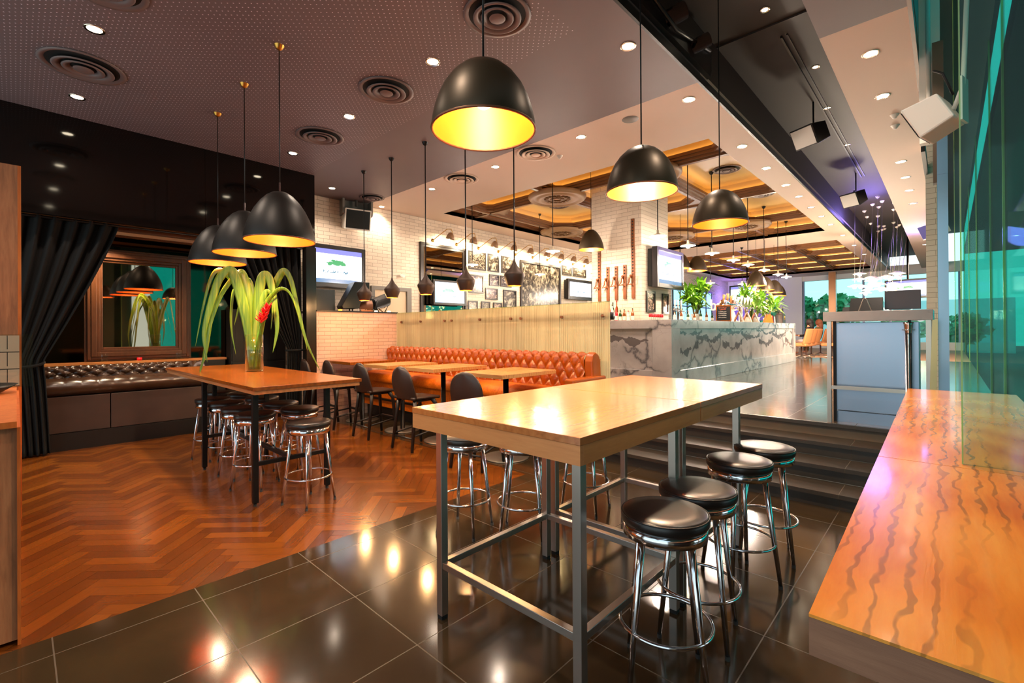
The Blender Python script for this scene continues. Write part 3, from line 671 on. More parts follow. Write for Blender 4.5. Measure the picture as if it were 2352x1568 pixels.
def beat_pendant(x, y, zb, label):
    t = thing('spun_pendant', label, 'pendant lamp', (x, y, zb), 0, 'spun metal pendants over the small tables')
    prof = [(.082, 0), (.098, .04), (.116, .09), (.122, .125), (.118, .14), (.1, .16), (.07, .195), (.045, .225), (.025, .26), (.014, .29), (.009, .32), (0, .325)]
    MB().lathe(prof, n=40).build('shade', 'lamp_beat', t)
    MB().lathe([(r*.94, h*.96+.002) for r, h in prof[:9]], n=40).build('inner_lining', 'copper', t)
    MB().ball((0, 0, .05), .035, 12).build('bulb', 'bulb', t)
    MB().tube([(0, 0, .32), (0, 0, ZC-zb)], .0075, 6).build('cord', 'black_metal', t)
    MB().lathe([(0, ZC-zb-.06), (.03, ZC-zb-.035), (.045, ZC-zb)], n=20).build('canopy', 'black_metal', t)
    lamp(t, 'POINT', (0, 0, .0), 16, (1, .55, .22), .04)
simple('lamp_beat', (.27, .195, .15), .5, .35)
for k, x in enumerate((-3.7, -4.56, -5.42, -6.29, -7.13)): beat_pendant(x, 4.0, 2.03, 'dark spun metal pendant with a copper mouth, '+ORD[k]+' from the right')

def star_pendant(x, y, z, ztop, label, e=14):
    t = thing('bulb_pendant', label, 'pendant lamp', (x, y, z), 0, 'small disc pendants over the bar')
    MB().lathe([(.13, 0), (.125, .008), (.06, .03), (.022, .045), (.018, .1), (0, .105)], n=24).build('shade', 'white_shade', t)
    MB().ball((0, 0, -.01), .035, 12).build('bulb', 'bulb_star', t)
    MB().tube([(0, 0, .1), (0, 0, ztop-z)], .0085, 6).build('cord', 'black_metal', t)
    MB().lathe([(0, ztop-z-.07), (.035, ztop-z-.04), (.05, ztop-z)], n=16).build('canopy', 'black_metal', t)
    if e: lamp(t, 'POINT', (0, 0, -.06), e, (1, .8, .66), .05)
simple('white_shade', (.95, .9, .8), .4)
for k, y in enumerate((7.02, 8.2, 9.35, 10.6, 11.6, 12.9, 14.2, 15.1)): star_pendant(-3.37, y, 3.0, 4.6, 'small disc pendant with a starry bulb above the bar front, '+ORD[k]+' from the pillar', 60 if k % 2 == 0 else 20)
for k, (x, y, z) in enumerate(((-5.42, 6.93, 3.0), (-7.8, 7.04, 3.0), (-6.95, 10.6, 3.0), (-6.46, 15.05, 3.0), (-5.53, 15.2, 3.0), (-4.92, 16.3, 3.0), (-7.87, 9.5, 3.0))):
    star_pendant(x, y, z, 4.6 if 6.7 < y < 15.2 else ZC, 'small starry disc pendant '+['between the photo wall and the pillar', 'in front of the portraits on the photo wall', 'by the edge of the small photos left of the pillar', 'low over the bar left of the purple panels', 'low over the bar before the purple panels', 'low over the bar right of the purple panels', 'in front of the big crowd photograph'][k], 40)

# chandelier of small discs in the slot
ch = thing('cluster_chandelier', 'bright cluster chandelier hanging from the black ceiling slot', 'chandelier', (-1.3, 15.5, 0))
rnd = random.Random(5)
for k in range(24):
    x, y = rnd.uniform(-.45, .4), rnd.uniform(-.9, 4.5); z = 2.5+rnd.random()*.5; yb = y*.35-.6
    MB().lathe([(0, 4.74), (.035, 4.76), (.05, 4.8)], (x, y, 0), 12).build('ceiling_cup', 'white_shade', ch)
    c = MB().tube([(x, y, 4.75), (x, yb, z+.1)], .004, 5); c.build('cord', 'steel', ch)
    MB().lathe([(.15, 0), (.14, .01), (.03, .05), (0, .055)], (x, yb, z), 16).build('disc_shade', 'white_shade', ch)
    MB().ball((x, yb, z-.02), .045, 10).build('bulb', 'bulb_star', ch)
lamp(ch, 'POINT', (0, -.4, 2.3), 360, (1, .85, .65), .3)
# purple led wash light in the slot and on the far speaker
for (x, y, z, e) in ((-1.4, 14.8, 4.3, 30), (-8.3, 26.2, 3.2, 34), (-.5, 17.2, 3.9, 25)): lamp(None, 'POINT', (x, y, z), e, (.3, .22, 1), .35)

# speakers -----------------------------------------------------
def speaker_box(name, label, loc, rz, w, h, d, body, grille, tilt=0, bracket=True):
    t = thing(name, label, 'speaker', loc, rz)
    p = [(-d, -h/2), (0, -h/2), (0, h/2), (-d, h/2*.6)]
    s_, c_ = sin(tilt), cos(tilt)
    p = [(a*c_-b*s_, a*s_+b*c_) for a, b in p]
    MB().prism(p, -w/2, w/2, ax='y').build('cabinet', body, t, bevel=.012).data.update()
    q = [(.002, -h/2*.86), (.006, -h/2*.86), (.006, h/2*.86), (.002, h/2*.86)]; q = [(a*c_-b*s_, a*s_+b*c_) for a, b in q]
    MB().prism(q, -w/2*.9, w/2*.9, ax='y').build('grille', grille, t)
    if bracket: MB().tube([(-d*.5, 0, h*.3), (-d*.5, 0, h*.75), (-d*.7, 0, h*.75), (-d*.7, 0, 4.8-loc[2])], .012).build('bracket', body, t)
    return t
# ============================================================ TALL TABLES
def steel_frame(t, x0, x1, y0, y1, zt, m='steel', w=.042, zs=.30):
    for (x, y) in ((x0, y0), (x1-w, y0), (x0, y1-w), (x1-w, y1-w)):
        MB().box(x, x+w, y, y+w, .02, zt).build('leg', m, t, bevel=.002)
        MB().box(x+.002, x+w-.002, y+.002, y+w-.002, 0, .02).build('foot', 'rubber', t)
    a = .034
    for bx in ((x0+w, x1-w, y0+.004, y0+w-.004), (x0+w, x1-w, y1-w+.004, y1-.004), (x0+.004, x0+w-.004, y0+w, y1-w), (x1-w+.004, x1-.004, y0+w, y1-w)):
        MB().box(*bx, zs-a, zs).build('stretcher', m, t, bevel=.002)
for k, (ya, yb, fa, fb, lab) in enumerate(((1.50, 2.705, 1.51, 2.42, 'tall light oak table with a square steel frame, nearest the camera'), (2.712, 3.93, 2.47, 3.43, 'light oak steel-framed table butted behind the nearest one'))):
    t = thing('high_table', lab, 'table', (0, 0, 0), 0, 'light oak high tables')
    MB().box(-2.165, -1.045, ya, yb, 1.052, 1.084).build('tabletop', 'oak_top', t, bevel=.002)
    a = MB()
    a.box(-2.163, -1.047, ya+.002, ya+.03, .972, 1.0515, 1).box(-2.163, -1.047, yb-.03, yb-.002, .972, 1.0515, 1).box(-2.163, -2.135, ya+.03, yb-.03, .972, 1.0515, 0).box(-1.075, -1.047, ya+.03, yb-.03, .972, 1.0515, 0)
    a.build('apron', ['oak_side', 'oak_side_x'], t)
    steel_frame(t, -1.965, -1.052, fa, fb, 1.0515)
t = thing('high_table', 'tall dark oak table with black steel legs under the bell pendants', 'table')
MB().box(-7.6, -4.25, 1.36, 2.35, 1.008, 1.04).build('tabletop', ['warm_top'], t, bevel=.003)
MB().box(-7.58, -4.265, 1.375, 2.335, .974, 1.0075).build('apron', 'oak_side_x', t)
for (x, y) in ((-4.4, 1.39), (-4.4, 2.03), (-5.98, 1.39), (-5.98, 2.03), (-6.9, 1.72)):
    MB().box(x, x+.045, y, y+.045, .03, .974).build('leg', 'black_metal', t, bevel=.002)
    MB().cyl((x+.022, y+.022, 0), (x+.022, y+.022, .03), .014).build('levelling_foot', 'rubber', t)
for (x) in (-4.395, -5.975): MB().box(x, x+.035, 1.435, 2.03, .345, .38).build('stretcher', 'black_metal', t)
MB().box(-6.9, -4.395, 1.7, 1.735, .345, .38).build('stretcher', 'black_metal', t)

# ============================================================ STOOLS
def make_stool(name, label, group, hs=.72):
    t = thing(name, label, 'bar stool', group=group)
    R = .183
    MB().lathe([(0, hs-.052), (R*.96, hs-.052), (R*1.0, hs-.04), (R*1.01, hs-.022), (R*.985, hs-.008), (R*.93, hs), (R*.6, hs+.004), (0, hs+.004)], n=56).build('seat', 'leather_black', t)
    MB().ring((0, 0, hs-.008), R*.99, .0035, 56, 6).build('piping', 'leather_black', t)
    MB().lathe([(R*.9, hs-.052), (R*.965, hs-.053), (R*.965, hs-.098), (R*.9, hs-.1), (0, hs-.1)], n=56).build('seat_band', 'chrome', t)
    for k in range(4):
        a = pi/4+k*pi/2; ca, sa = cos(a), sin(a)
        top = Vector((ca*R*.75, sa*R*.75, hs-.1)); bot = Vector((ca*.215, sa*.215, .018))
        lg = MB().tube([top, top.lerp(bot, .5), bot], [.0155, .0145, .011], 14)
        lg.build('leg', 'chrome', t)
        MB().cyl((bot.x, bot.y, 0), (bot.x, bot.y, .02), .012, n=12).build('foot', 'rubber', t)
    MB().ring((0, 0, .245), .192, .008, 56, 10).build('foot_ring', 'chrome', t)
    return t
G1 = 'chrome stools around the light oak tables'; G2 = 'chrome stools around the dark oak table'
s0 = make_stool('bar_stool', 'chrome bar stool nearest the camera, round black seat', G1)
s0.location = (-.905, 1.93, 0); s0.rotation_euler = (0, 0, .5)
for (x, y, rz, lab) in ((-.92, 2.33, .2, 'chrome bar stool just behind the nearest one'), (-.93, 3.0, .9, 'chrome bar stool third back, right of the light oak tables'), (-.91, 3.45, .3, 'chrome bar stool nearest the stairs, right of the light oak tables'),
        (-2.68, 2.33, .35, 'chrome bar stool seen past the left steel leg of the nearest oak table'), (-2.3, 2.57, .6, 'chrome bar stool half under the nearest oak table, by its rear steel leg'), (-2.24, 3.29, .2, 'chrome stool mostly hidden behind the nearest oak table legs')):
    dup(s0, lab, (x, y, 0), rz)
s1 = dup(s0, 'chrome bar stool standing out alone at the near end of the dark oak table', (-4.13, 1.77, 0), .3); s1['group'] = G2
for (x, y, rz, lab) in ((-4.95, 1.6, .7, 'front-row stool under the dark oak table, nearest its black leg'), (-5.44, 1.62, .2, 'front-row stool under the dark oak table, second along'), (-5.98, 1.63, .9, 'front-row stool under the dark oak table, third along'), (-6.46, 1.62, .4, 'front-row stool under the dark oak table, farthest along'),
        (-4.95, 2.03, .5, 'back-row stool under the dark oak table, behind the lone stool'), (-5.49, 2.04, .1, 'back-row stool under the dark oak table, second along'), (-6.12, 2.06, .8, 'back-row stool under the dark oak table, third along'), (-6.67, 2.02, .3, 'back-row stool under the dark oak table, fourth along'), (-7.13, 1.88, .6, 'back-row stool under the dark oak table, farthest along')):
    dup(s1, lab, (x, y, 0), rz)

# ============================================================ BAR CHAIRS
def make_chair():
    t = thing('bar_chair', 'x', 'bar chair', group='black bar chairs along the banquette')
    # origin: centre of the seat footprint, faces +y
    W2 = .21
    def seat(u, v):
        x = (u-.5)*2; y = v*.44-.2
        w = W2*(1-.12*v)*(1 if abs(x) < .9 else 1); z = .665-.02*(1-x*x)*sin(pi*v)+.008*(v > .95)-(.02*(v**6))
        return (x*w, y, z)
    sb = MB().grid(seat, 16, 16); sb.build('seat', 'leather_chair', t, solid=.035)
    def back(u, v):
        x = (u-.5)*2; z = .655+v*.4
        w = W2*sqrt(max(0, 1-max(0, (v-.55)/.45)**2.2*.999))*(.92+.08*sin(pi*min(1, v+.3)))
        y = -.2-.07*v-.02*sin(pi*v)+.05*x*x*(1-.3*v)
        return (x*max(w, .004), y, z)
    MB().grid(back, 20, 24).build('backrest', 'leather_chair', t, solid=.03)
    for sx in (-1, 1):
        MB().tube([(sx*.165, -.15, .655), (sx*.18, -.165, .5), (sx*.205, -.23, .01)], [.028, .024, .019], 10).build('leg', 'black_wood', t)
        MB().tube([(sx*.15, .13, .65), (sx*.17, .19, .55), (sx*.2, .235, .01)], [.034, .025, .019], 10).build('leg', 'black_wood', t)
        MB().tube([(sx*.155, -.13, .635), (sx*.14, 0, .625), (sx*.15, .13, .635)], [.022, .015, .022], 8).build('side_rail', 'black_wood', t)
        MB().tube([(sx*.197, -.205, .2), (sx*.195, 0, .225), (sx*.19, .215, .25)], .012, 8).build('stretcher', 'black_wood', t)
    MB().box(-.19, .19, .2, .235, .245, .275).build('footrest', 'black_wood', t, bevel=.006)
    MB().tube([(-.195, -.2, .17), (.195, -.2, .17)], .012, 8).build('stretcher', 'black_wood', t)
    return t
c0 = make_chair(); c0.location = (-3.84, 3.53, 0); c0['label'] = 'black bar chair with its back to the camera, rising behind the nearest oak table'
c0.rotation_euler = (0, 0, .25)
for (x, y, rz, lab) in ((-5.03, 3.55, .05, 'black bar chair beside the second small table from the right'), (-6.05, 3.55, .02, 'black bar chair behind the corner of the dark oak table'), (-7.03, 3.55, -.05, 'black bar chair before the long corner table, nearer of two'), (-7.62, 3.45, -.1, 'black bar chair by the dark post, farthest of five')):
    dup(c0, lab, (x, y, 0), rz)

# ============================================================ SMALL TABLES
for k, (x0, x1, y0, y1, cx, lab) in enumerate(((-4.27, -3.56, 3.64, 4.6, -3.85, 'small oak pedestal table nearest the tufted bench end'), (-5.48, -4.8, 3.65, 4.6, -5.1, 'small oak pedestal table, second from the right along the bench'), (-6.46, -5.8, 3.6, 4.5, -6.1, 'small oak pedestal table, third from the right along the bench'), (-7.86, -6.98, 3.66, 4.48, -7.3, 'wide oak table in the corner by the brick wall'))):
    t = thing('pedestal_table', lab, 'table', (0, 0, 0), 0, 'small oak tables along the bench')
    MB().box(x0, x1, y0, y1, .972, 1.018).build('tabletop', 'oak_small' if k < 3 else 'warm_top', t, bevel=.003)
    cy_ = 4.0 if k == 0 else 4.05
    MB().cyl((cx, cy_, .012), (cx, cy_, .96), .034, n=24).build('post', 'black_metal', t)
    MB().lathe([(0, .972), (.14, .972), (.14, .962), (.05, .95)], (cx, cy_, 0), 24).build('top_plate', 'black_metal', t)
    MB().lathe([(0, 0), (.27, 0), (.27, .01), (.255, .017), (.04, .022), (0, .022)], (cx, cy_, 0), 48).build('base', 'grey_disc', t)

# ============================================================ TUFTED BENCH
def tufted(x0, x1, zf, a, b, nx, nz, depth=.035):
    """zf(v) -> (y, z) along the profile, a,b: tuft spacing in metres along x and profile length"""
    Ls = 0; prev = zf(0); T = [0]
    for i in range(1, 101):
        c = zf(i/100); Ls += math.hypot(c[0]-prev[0], c[1]-prev[1]); T.append(Ls); prev = c
    def fn(u, v):
        x = x0+(x1-x0)*u; s = T[int(v*100)]
        p = (x-x0)/a; q = s/b
        d1 = abs(sin(pi*(p+q)/1)); d2 = abs(sin(pi*(p-q)/1)); h = (d1*d2)**.45
        fade = min(1, (1-v)*9, v*9+.2)
        y, z = zf(v); e = .01; y2, z2 = zf(min(1, v+e)); y1_, z1_ = zf(max(0, v-e)); ty, tz = y2-y1_, z2-z1_; l = math.hypot(ty, tz) or 1
        ny, nz_ = -tz/l, ty/l
        k = (h-.75)*depth*fade
        return (x, y+ny*k, z+nz_*k)
    return MB().grid(fn, nx, nz)
bench = thing('tufted_bench', 'long orange tufted leather bench against the ribbed glass', 'bench', (0, 0, 0))
def prof(v):
    if v < .72: q = v/.72; return (4.82+.05*q, .76+.39*q)
    a = (v-.72)/.28*pi*.75; return (4.945-.075*cos(a), 1.15+.075*sin(a))
segs = [(-7.84, -6.47), (-6.46, -4.9), (-4.89, -3.32)]
for (a, b) in segs:
    bt = tufted(a, b, prof, .156, .25, 170, 70, .045)
    n = round((b-a)/.156)
    for i in range(n+1):
        for j in range(4):
            for off in (0, .5):
                p = i+off; q = j+off; x = a+p*.156; s = q*.25
                if not (a+.03 < x < b-.03) or s > .5 or s < .04: continue
                v = s/.59; y, z = prof(min(v, 1)); bt.ball((x, y+.012, z), .009, 6)
    bt.build('backrest', 'leather_orange', bench)
MB().box(-7.84, -3.22, 4.88, 5.08, .1, 1.14).build('back_panel', 'leather_orange', bench)
def rollend(x):
    return [(4.88, .76), (4.86, 1.12), (4.89, 1.2), (4.95, 1.235), (5.02, 1.2), (5.06, 1.12), (5.08, .76)]
MB().prism(rollend(0), -3.32, -3.2, ax='x').build('back_end_roll', 'leather_orange', bench, bevel=.02)
def seatf(u, v):
    x = -7.84+u*4.6; a = v
    if v < .6: y = 4.84-(v/.6)*.42; z = .775+.02*sin(pi*v/.6)+.004*sin(x*9+v*3)
    else: q = (v-.6)/.4*pi*.62; y = 4.42-.1*sin(q); z = .675+.1*cos(q)
    return (x, y, z)
MB().grid(seatf, 60, 30).build('seat_cushion', 'seat_suede', bench)
MB().box(-7.84, -3.24, 4.38, 4.88, .2, .68).box(-7.84, -3.24, 4.45, 4.88, 0, .2, 1).build('seat_base', ['seat_suede', 'black_wood'], bench)
MB().box(-7.8, -3.26, 4.3, 4.36, .33, .36).build('foot_rail', 'black_metal', bench)
MB().box(-3.26, -3.12, 4.36, 5.06, 0, .94).build('armrest', 'leather_orange', bench, bevel=.02)

# ribbed glass partition with rail
seams = [(-7.89, -6.295), (-6.285, -4.695), (-4.685, -3.905), (-3.895, -3.11)]
for k, (a, b) in enumerate(seams):
    t = thing('glass_panel', 'ribbed cream glass panel behind the orange bench, '+ORD[k]+' from the brick wall', 'glass partition', (0, 0, 0), 0, 'ribbed glass panels'); t['kind'] = 'structure'
    MB().box(a, b, 5.12, 5.135, .3, 1.865).build('pane', 'ribbed_glass', t)
    MB().box(a, b, 5.119, 5.136, 1.865, 1.869).build('edge_strip', 'green_edge', t)
    for x in {0: (-7.71, -7.09, -6.39), 1: (-6.2, -5.49, -4.8), 2: (-4.6,), 3: (-3.85, -3.2)}[k]:
        MB().cyl((x, 5.09, 1.69), (x, 5.16, 1.69), .02, n=14).build('rail_bolt', 'copper_dull', t)
tag(MB().tube([(-7.85, 5.23, 1.69), (-3.12, 5.23, 1.69)], .05, 14).build('handrail', 'black_wood'), 'dark handrail running behind the ribbed glass', 'handrail')
MB()

# ============================================================ CHESTERFIELD BOOTH (left)
sofa = thing('chesterfield_sofa', 'dark brown tufted leather booth sofa below the big framed mirror', 'sofa', (0, 0, 0))
Y0, Y1 = -1.4, 2.02
def prf2(v):
    return (0, 0)
def tuft_y(y0, y1, pf, a, b, ny, nz, depth):
    T = [0]; prev = pf(0)
    for i in range(1, 101): c = pf(i/100); T.append(T[-1]+math.hypot(c[0]-prev[0], c[1]-prev[1])); prev = c
    def fn(u, v):
        y = y0+(y1-y0)*u; s = T[int(v*100)]; p = (y-y0)/a; q = s/b
        h = (abs(sin(pi*(p+q)))*abs(sin(pi*(p-q))))**.45
        x, z = pf(v); e = .01; x2, z2 = pf(min(1, v+e)); x1, z1 = pf(max(0, v-e)); l = math.hypot(x2-x1, z2-z1) or 1
        k = (h-.7)*depth
        return (x+(z2-z1)/l*k, y, z-(x2-x1)/l*k)
    return MB().grid(fn, ny, nz)
def pb(v):
    if v < .5: return (-8.62+.0*v, .86+.2*v/.5*.6)
    a = (v-.5)/.5*pi*.8; return (-8.7+.08*cos(a), .98+.08*sin(a))
tuft_y(Y0, Y1, pb, .16, .11, 200, 40, .05).build('backrest', 'leather_brown', sofa)
MB().box(-8.83, -8.66, Y0, Y1, .2, 1.0).build('back_panel', 'leather_brown', sofa)
def ps(u, v):
    y = Y0+(Y1-Y0)*u; pl = abs(sin(pi*(y-Y0)/.165))**.5
    if v < .5: q = v/.5; return (-8.66+q*.28, y, .9+.012*pl+.01*q)
    a = (v-.5)/.5*pi; return (-8.38+.14*sin(a)*(.98+.02*pl), y, .795+.105*cos(a)+.012*pl*(cos(a) > 0)*cos(a))
MB().grid(ps, 220, 28).build('seat_roll', 'leather_brown', sofa)
MB().box(-8.66, -8.36, Y0, Y1, .69, .88).build('seat_core', 'leather_brown', sofa)
bp = MB()
for k in range(3): bp.box(-8.6, -8.3, Y0+k*1.14, Y0+k*1.14+1.13, .225, .69)
bp.build('base_panel', 'leather_brown_flat', sofa, bevel=.004)
MB().box(-8.6, -8.26, Y0, Y1, 0, .22).build('plinth', 'black_wood', sofa)
arm = MB().cyl((-8.75, Y1-.09, .985), (-8.42, Y1-.09, .985), .085, n=28); arm.box(-8.75, -8.44, Y1-.17, Y1-.01, .7, .97); arm.build('rolled_arm', 'leather_brown', sofa)
# ledge behind the sofa
t = thing('back_ledge', 'oak ledge running behind the dark tufted sofa', 'ledge')
MB().box(-8.98, -8.84, -1.6, 2.42, 1.06, 1.095).build('top', 'oak_side', t)
MB().box(-8.98, -8.84, 2.06, 2.4, 0, 1.06).build('cabinet', 'black_wood', t)
t.location = (-.0, 0, 0)
# mirror with wooden frame
t = thing('framed_mirror', 'large mirror in a deep moulded walnut frame above the tufted sofa', 'mirror', (-8.985, 0, 0))
def frame_bars(y0, y1, z0, z1, w, steps, B):
    # nested bars, steps: list of (offset0, offset1, depth)
    for (a, b, d) in steps:
        B.box(0, d, y0+a, y0+b, z0+a, z1-a); B.box(0, d, y1-b, y1-a, z0+a, z1-a); B.box(0, d, y0+b, y1-b, z0+a, z0+b); B.box(0, d, y0+b, y1-b, z1-b, z1-a)
fb = MB(); frame_bars(.66, 1.94, 1.1, 2.74, .2, ((0, .03, .04), (.03, .07, .08), (.07, .13, .1), (.13, .17, .075), (.17, .2, .05)), fb); fb.build('frame', 'walnut', t, bevel=.006)
MB().box(.0, .015, .82, 1.78, 1.26, 2.58).build('glass', 'mirror', t)
for k, (y, z) in enumerate(((.87, 1.095), (1.76, 1.095))):
    tg = thing('glass_jar', 'small clear glass jar on the oak ledge, '+['left', 'right'][k]+' one under the mirror', 'jar', (-8.9, y+.0, z))
    MB().lathe([(0, 0), (.035, 0), (.045, .03), (.04, .05), (.045, .06), (.045, .11), (.04, .115)], n=20).build('body', 'clear_glass', tg)
tag(MB().lathe([(0, 0), (.03, 0), (.035, .02), (.03, .045), (0, .045)], (-8.88, 1.27, 1.095), 18).build('candle_holder', 'red'), 'small red candle glass on the oak ledge', 'candle')

# curtains
def curtain(name, pts_top, pts_bot, z0, zt, label, folds, waist=None):
    t = thing(name, label, 'curtain')
    def fn(u, v):
        z = zt+(z0-zt)*v
        yt = pts_top[0]+(pts_top[1]-pts_top[0])*u
        if waist:
            wz, wy0, wy1 = waist; f = (zt-z)/(zt-wz)
            if f < 1: g = f**1.15; yy = yt*(1-g)+(wy0+(wy1-wy0)*u)*g
            else: g = min(1, (wz-z)/(wz-z0)); g = g**.6; yb = pts_bot[0]+(pts_bot[1]-pts_bot[0])*u; yy = (wy0+(wy1-wy0)*u)*(1-g)+yb*g
        else: yy = yt
        tight = .5+.5*min(1, abs(z-(waist[0] if waist else 0))/1.2)
        x = -8.13+.045*sin(u*folds*2*pi+sin(v*3)*.8)*tight+.015*sin(u*folds*4.7*pi+1)
        return (x, yy, z)
    MB().grid(fn, 160, 50).build('cloth', 'velvet', t, solid=.008)
    return t
t = curtain('curtain', (-.5, .95), (-.25, .28), .02, 2.96, 'black velvet curtain swept aside at the left of the dark booth', 9, (1.15, -.35, .22))
MB().tube([(-8.13+.11*cos(a), -.07+.3*sin(a), 1.15-.05*cos(a*1)) for a in [2*pi*i/24 for i in range(24)]], .018, 8, True).build('tieback', 'velvet', t)
t = curtain('curtain', (2.35, 3.36), (3.1, 3.36), .02, 2.96, 'black velvet curtain drawn back against the dark post', 8, (1.2, 3.14, 3.36))
MB().tube([(-8.13+.1*cos(a), 3.25+.13*sin(a), 1.2) for a in [2*pi*i/24 for i in range(24)]], .018, 8, True).build('tieback', 'velvet', t)
tag(MB().tube([(-8.1, -2.9, 2.94), (-8.1, 3.36, 2.94)], .014, 8).build('curtain_rail', 'black_metal'), 'thin black rail carrying the velvet curtains', 'curtain rail')
t = thing('sideboard', 'black panelled cupboard behind the leafy vase by the right curtain', 'cupboard', (-8.97, 2.45, 0))
MB().box(0, .25, 0, .88, 0, 1.9).build('body', 'black_wood', t)
for k in range(2):
    d = MB().box(.25, .27, .02+k*.43, .42+k*.43, .05, 1.0); d.box(.25, .27, .02+k*.43, .42+k*.43, 1.03, 1.86)
    for j in range(3): d.box(.27, .276, .06+k*.43+j*.12, .12+k*.43+j*.12, 1.1, 1.8)
    o = d.build('door', 'black_wood', t); MB().box(.27, .29, .36+k*.08, .38+k*.08, 1.1, 1.16).build('handle', 'brass', o)

# ============================================================ VASE
vz = 1.04; vx, vy = -6.05, 1.95
t = thing('flower_vase', 'tall clear glass vase standing on the dark oak table', 'vase', (vx, vy, vz))
R_ = .098
MB().lathe([(0, 0), (R_, 0), (R_, .44), (R_-.006, .44), (R_-.006, .02), (0, .02)], n=40).build('glass_body', 'clear_glass', t)
MB().lathe([(0, .021), (R_-.008, .021), (R_-.008, .26), (0, .26)], n=36).build('water', 'water', t)
def leaf(t, pts, w, twist=0, name='leaf'):
    pts = [Vector(p) for p in pts]; n = 26
    def bez(u):
        m = len(pts)-1; s = u*m; i = min(int(s), m-1); f = s-i
        p0 = pts[max(i-1, 0)]; p1 = pts[i]; p2 = pts[i+1]; p3 = pts[min(i+2, m)]
        return .5*((2*p1)+(-p0+p2)*f+(2*p0-5*p1+4*p2-p3)*f*f+(-p0+3*p1-3*p2+p3)*f**3)
    C3 = Vector((.685, -.728, 0))
    def fn(u, v):
        c = bez(v); tg_ = (bez(min(1, v+.02))-bez(max(0, v-.02))).normalized()
        sd = tg_.cross(C3).normalized(); sd = (sd*cos(twist)+tg_.cross(sd)*sin(twist)); nn = tg_.cross(sd)
        ww = w*1.2*(min(1, .45+v*2.4)*(1-v**3.5)+.02); x = (u-.5)*2
        return tuple(c+sd*ww*x+nn*abs(x)*ww*.2)
    return MB().grid(fn, 6, n*2).build(name, 'palm_leaf', t, solid=.002)
# leaf coordinates: (across the view, along the view, up) turned into metres around the vase
def lv(a, d, z): return (a*.728-d*.685, a*.685+d*.728, z)
arr = thing('cut_leaves', 'long drooping yellow-green palm leaves standing in the vase', 'leaves', (vx, vy, vz))
LV = [((0, 0, .03), (-.04, 0, .5), (-.12, 0, .95), (-.28, 0, 1.17), (-.42, 0, 1.1), (-.53, .02, .7), (-.6, .02, .22), (-.66, 0, .02), .042, .2),
      ((0, .02, .03), (-.05, .02, .5), (-.14, .02, .9), (-.3, .05, 1.12), (-.46, .05, 1.22), (-.56, .05, 1.1), (-.66, .06, .75), (-.74, .05, .3), .032, .3),
      ((-.02, -.02, .03), (-.06, -.04, .5), (-.12, -.08, .9), (-.2, -.12, 1.18), (-.32, -.14, 1.12), (-.43, -.15, .8), (-.5, -.16, .45), (-.46, -.16, .12), .05, .1),
      ((-.02, 0, .03), (-.07, .05, .45), (-.2, .1, .85), (-.3, .1, .98), (-.34, .1, .7), (-.33, .1, .45), (-.28, .1, .2), .02, .2),
      ((.0, 0, .03), (-.02, 0, .5), (-.05, -.02, .85), (-.12, -.03, 1.14), (-.2, -.03, 1.16), (-.38, -.05, .9), (-.52, -.05, .5), (-.6, -.04, .1), (-.67, -.02, -.08), .045, .5),
      ((.02, 0, .03), (.02, 0, .5), (.05, 0, .9), (.1, 0, 1.13), (.18, 0, 1.1), (.24, 0, .8), (.27, 0, .5), (.22, 0, .22), .048, .15),
      ((.03, .02, .03), (.06, .03, .5), (.14, .04, .85), (.26, .04, 1.1), (.34, .04, 1.2), (.42, .04, 1.08), (.5, .04, .75), (.6, .05, .35), (.76, .06, .0), .036, .3),
      ((.03, -.02, .03), (.07, -.03, .45), (.12, -.04, .72), (.22, -.05, .88), (.36, -.06, .98), (.48, -.06, .88), (.6, -.06, .5), (.66, -.06, .25), .022, .6),
      ((.0, .03, .03), (.0, .03, .5), (-.06, .05, .95), (-.12, .06, 1.1), (-.2, .08, 1.02), (-.24, .1, .8), (-.3, .1, .55), .035, .4),
      ((.02, -.02, .03), (.04, -.03, .5), (.1, -.03, .8), (.16, -.02, .95), (.22, 0, .85), (.2, 0, .5), .03, .3)]
for L_s in LV: leaf(arr, [lv(*p) for p in L_s[:-2]], L_s[-2], L_s[-1])
fl = thing('red_flower', 'bright red ginger flower among the palm leaves', 'flower', (vx, vy, vz))
MB().tube([lv(0, -.03, .03), lv(.06, -.06, .35), lv(.13, -.1, .6)], .006, 8).build('stem', 'leaf_bar', fl)
pt_ = MB(); rnd = random.Random(3)
for k in range(34):
    h = k/34; a = k*2.4; base = Vector(lv(.13+h*.1, -.1, .57+h*.2)); r = .05*(1-h*.6)
    tip = base+Vector((cos(a)*r*1.5, sin(a)*r*1.5, .06)); sd = Vector((-sin(a), cos(a), 0))*.02
    m_ = base.lerp(tip, .5)+Vector((cos(a), sin(a), 0))*.012
    pt_.quad(base, m_-sd, tip, m_+sd)
pt_.build('bracts', 'red', fl, solid=.003)

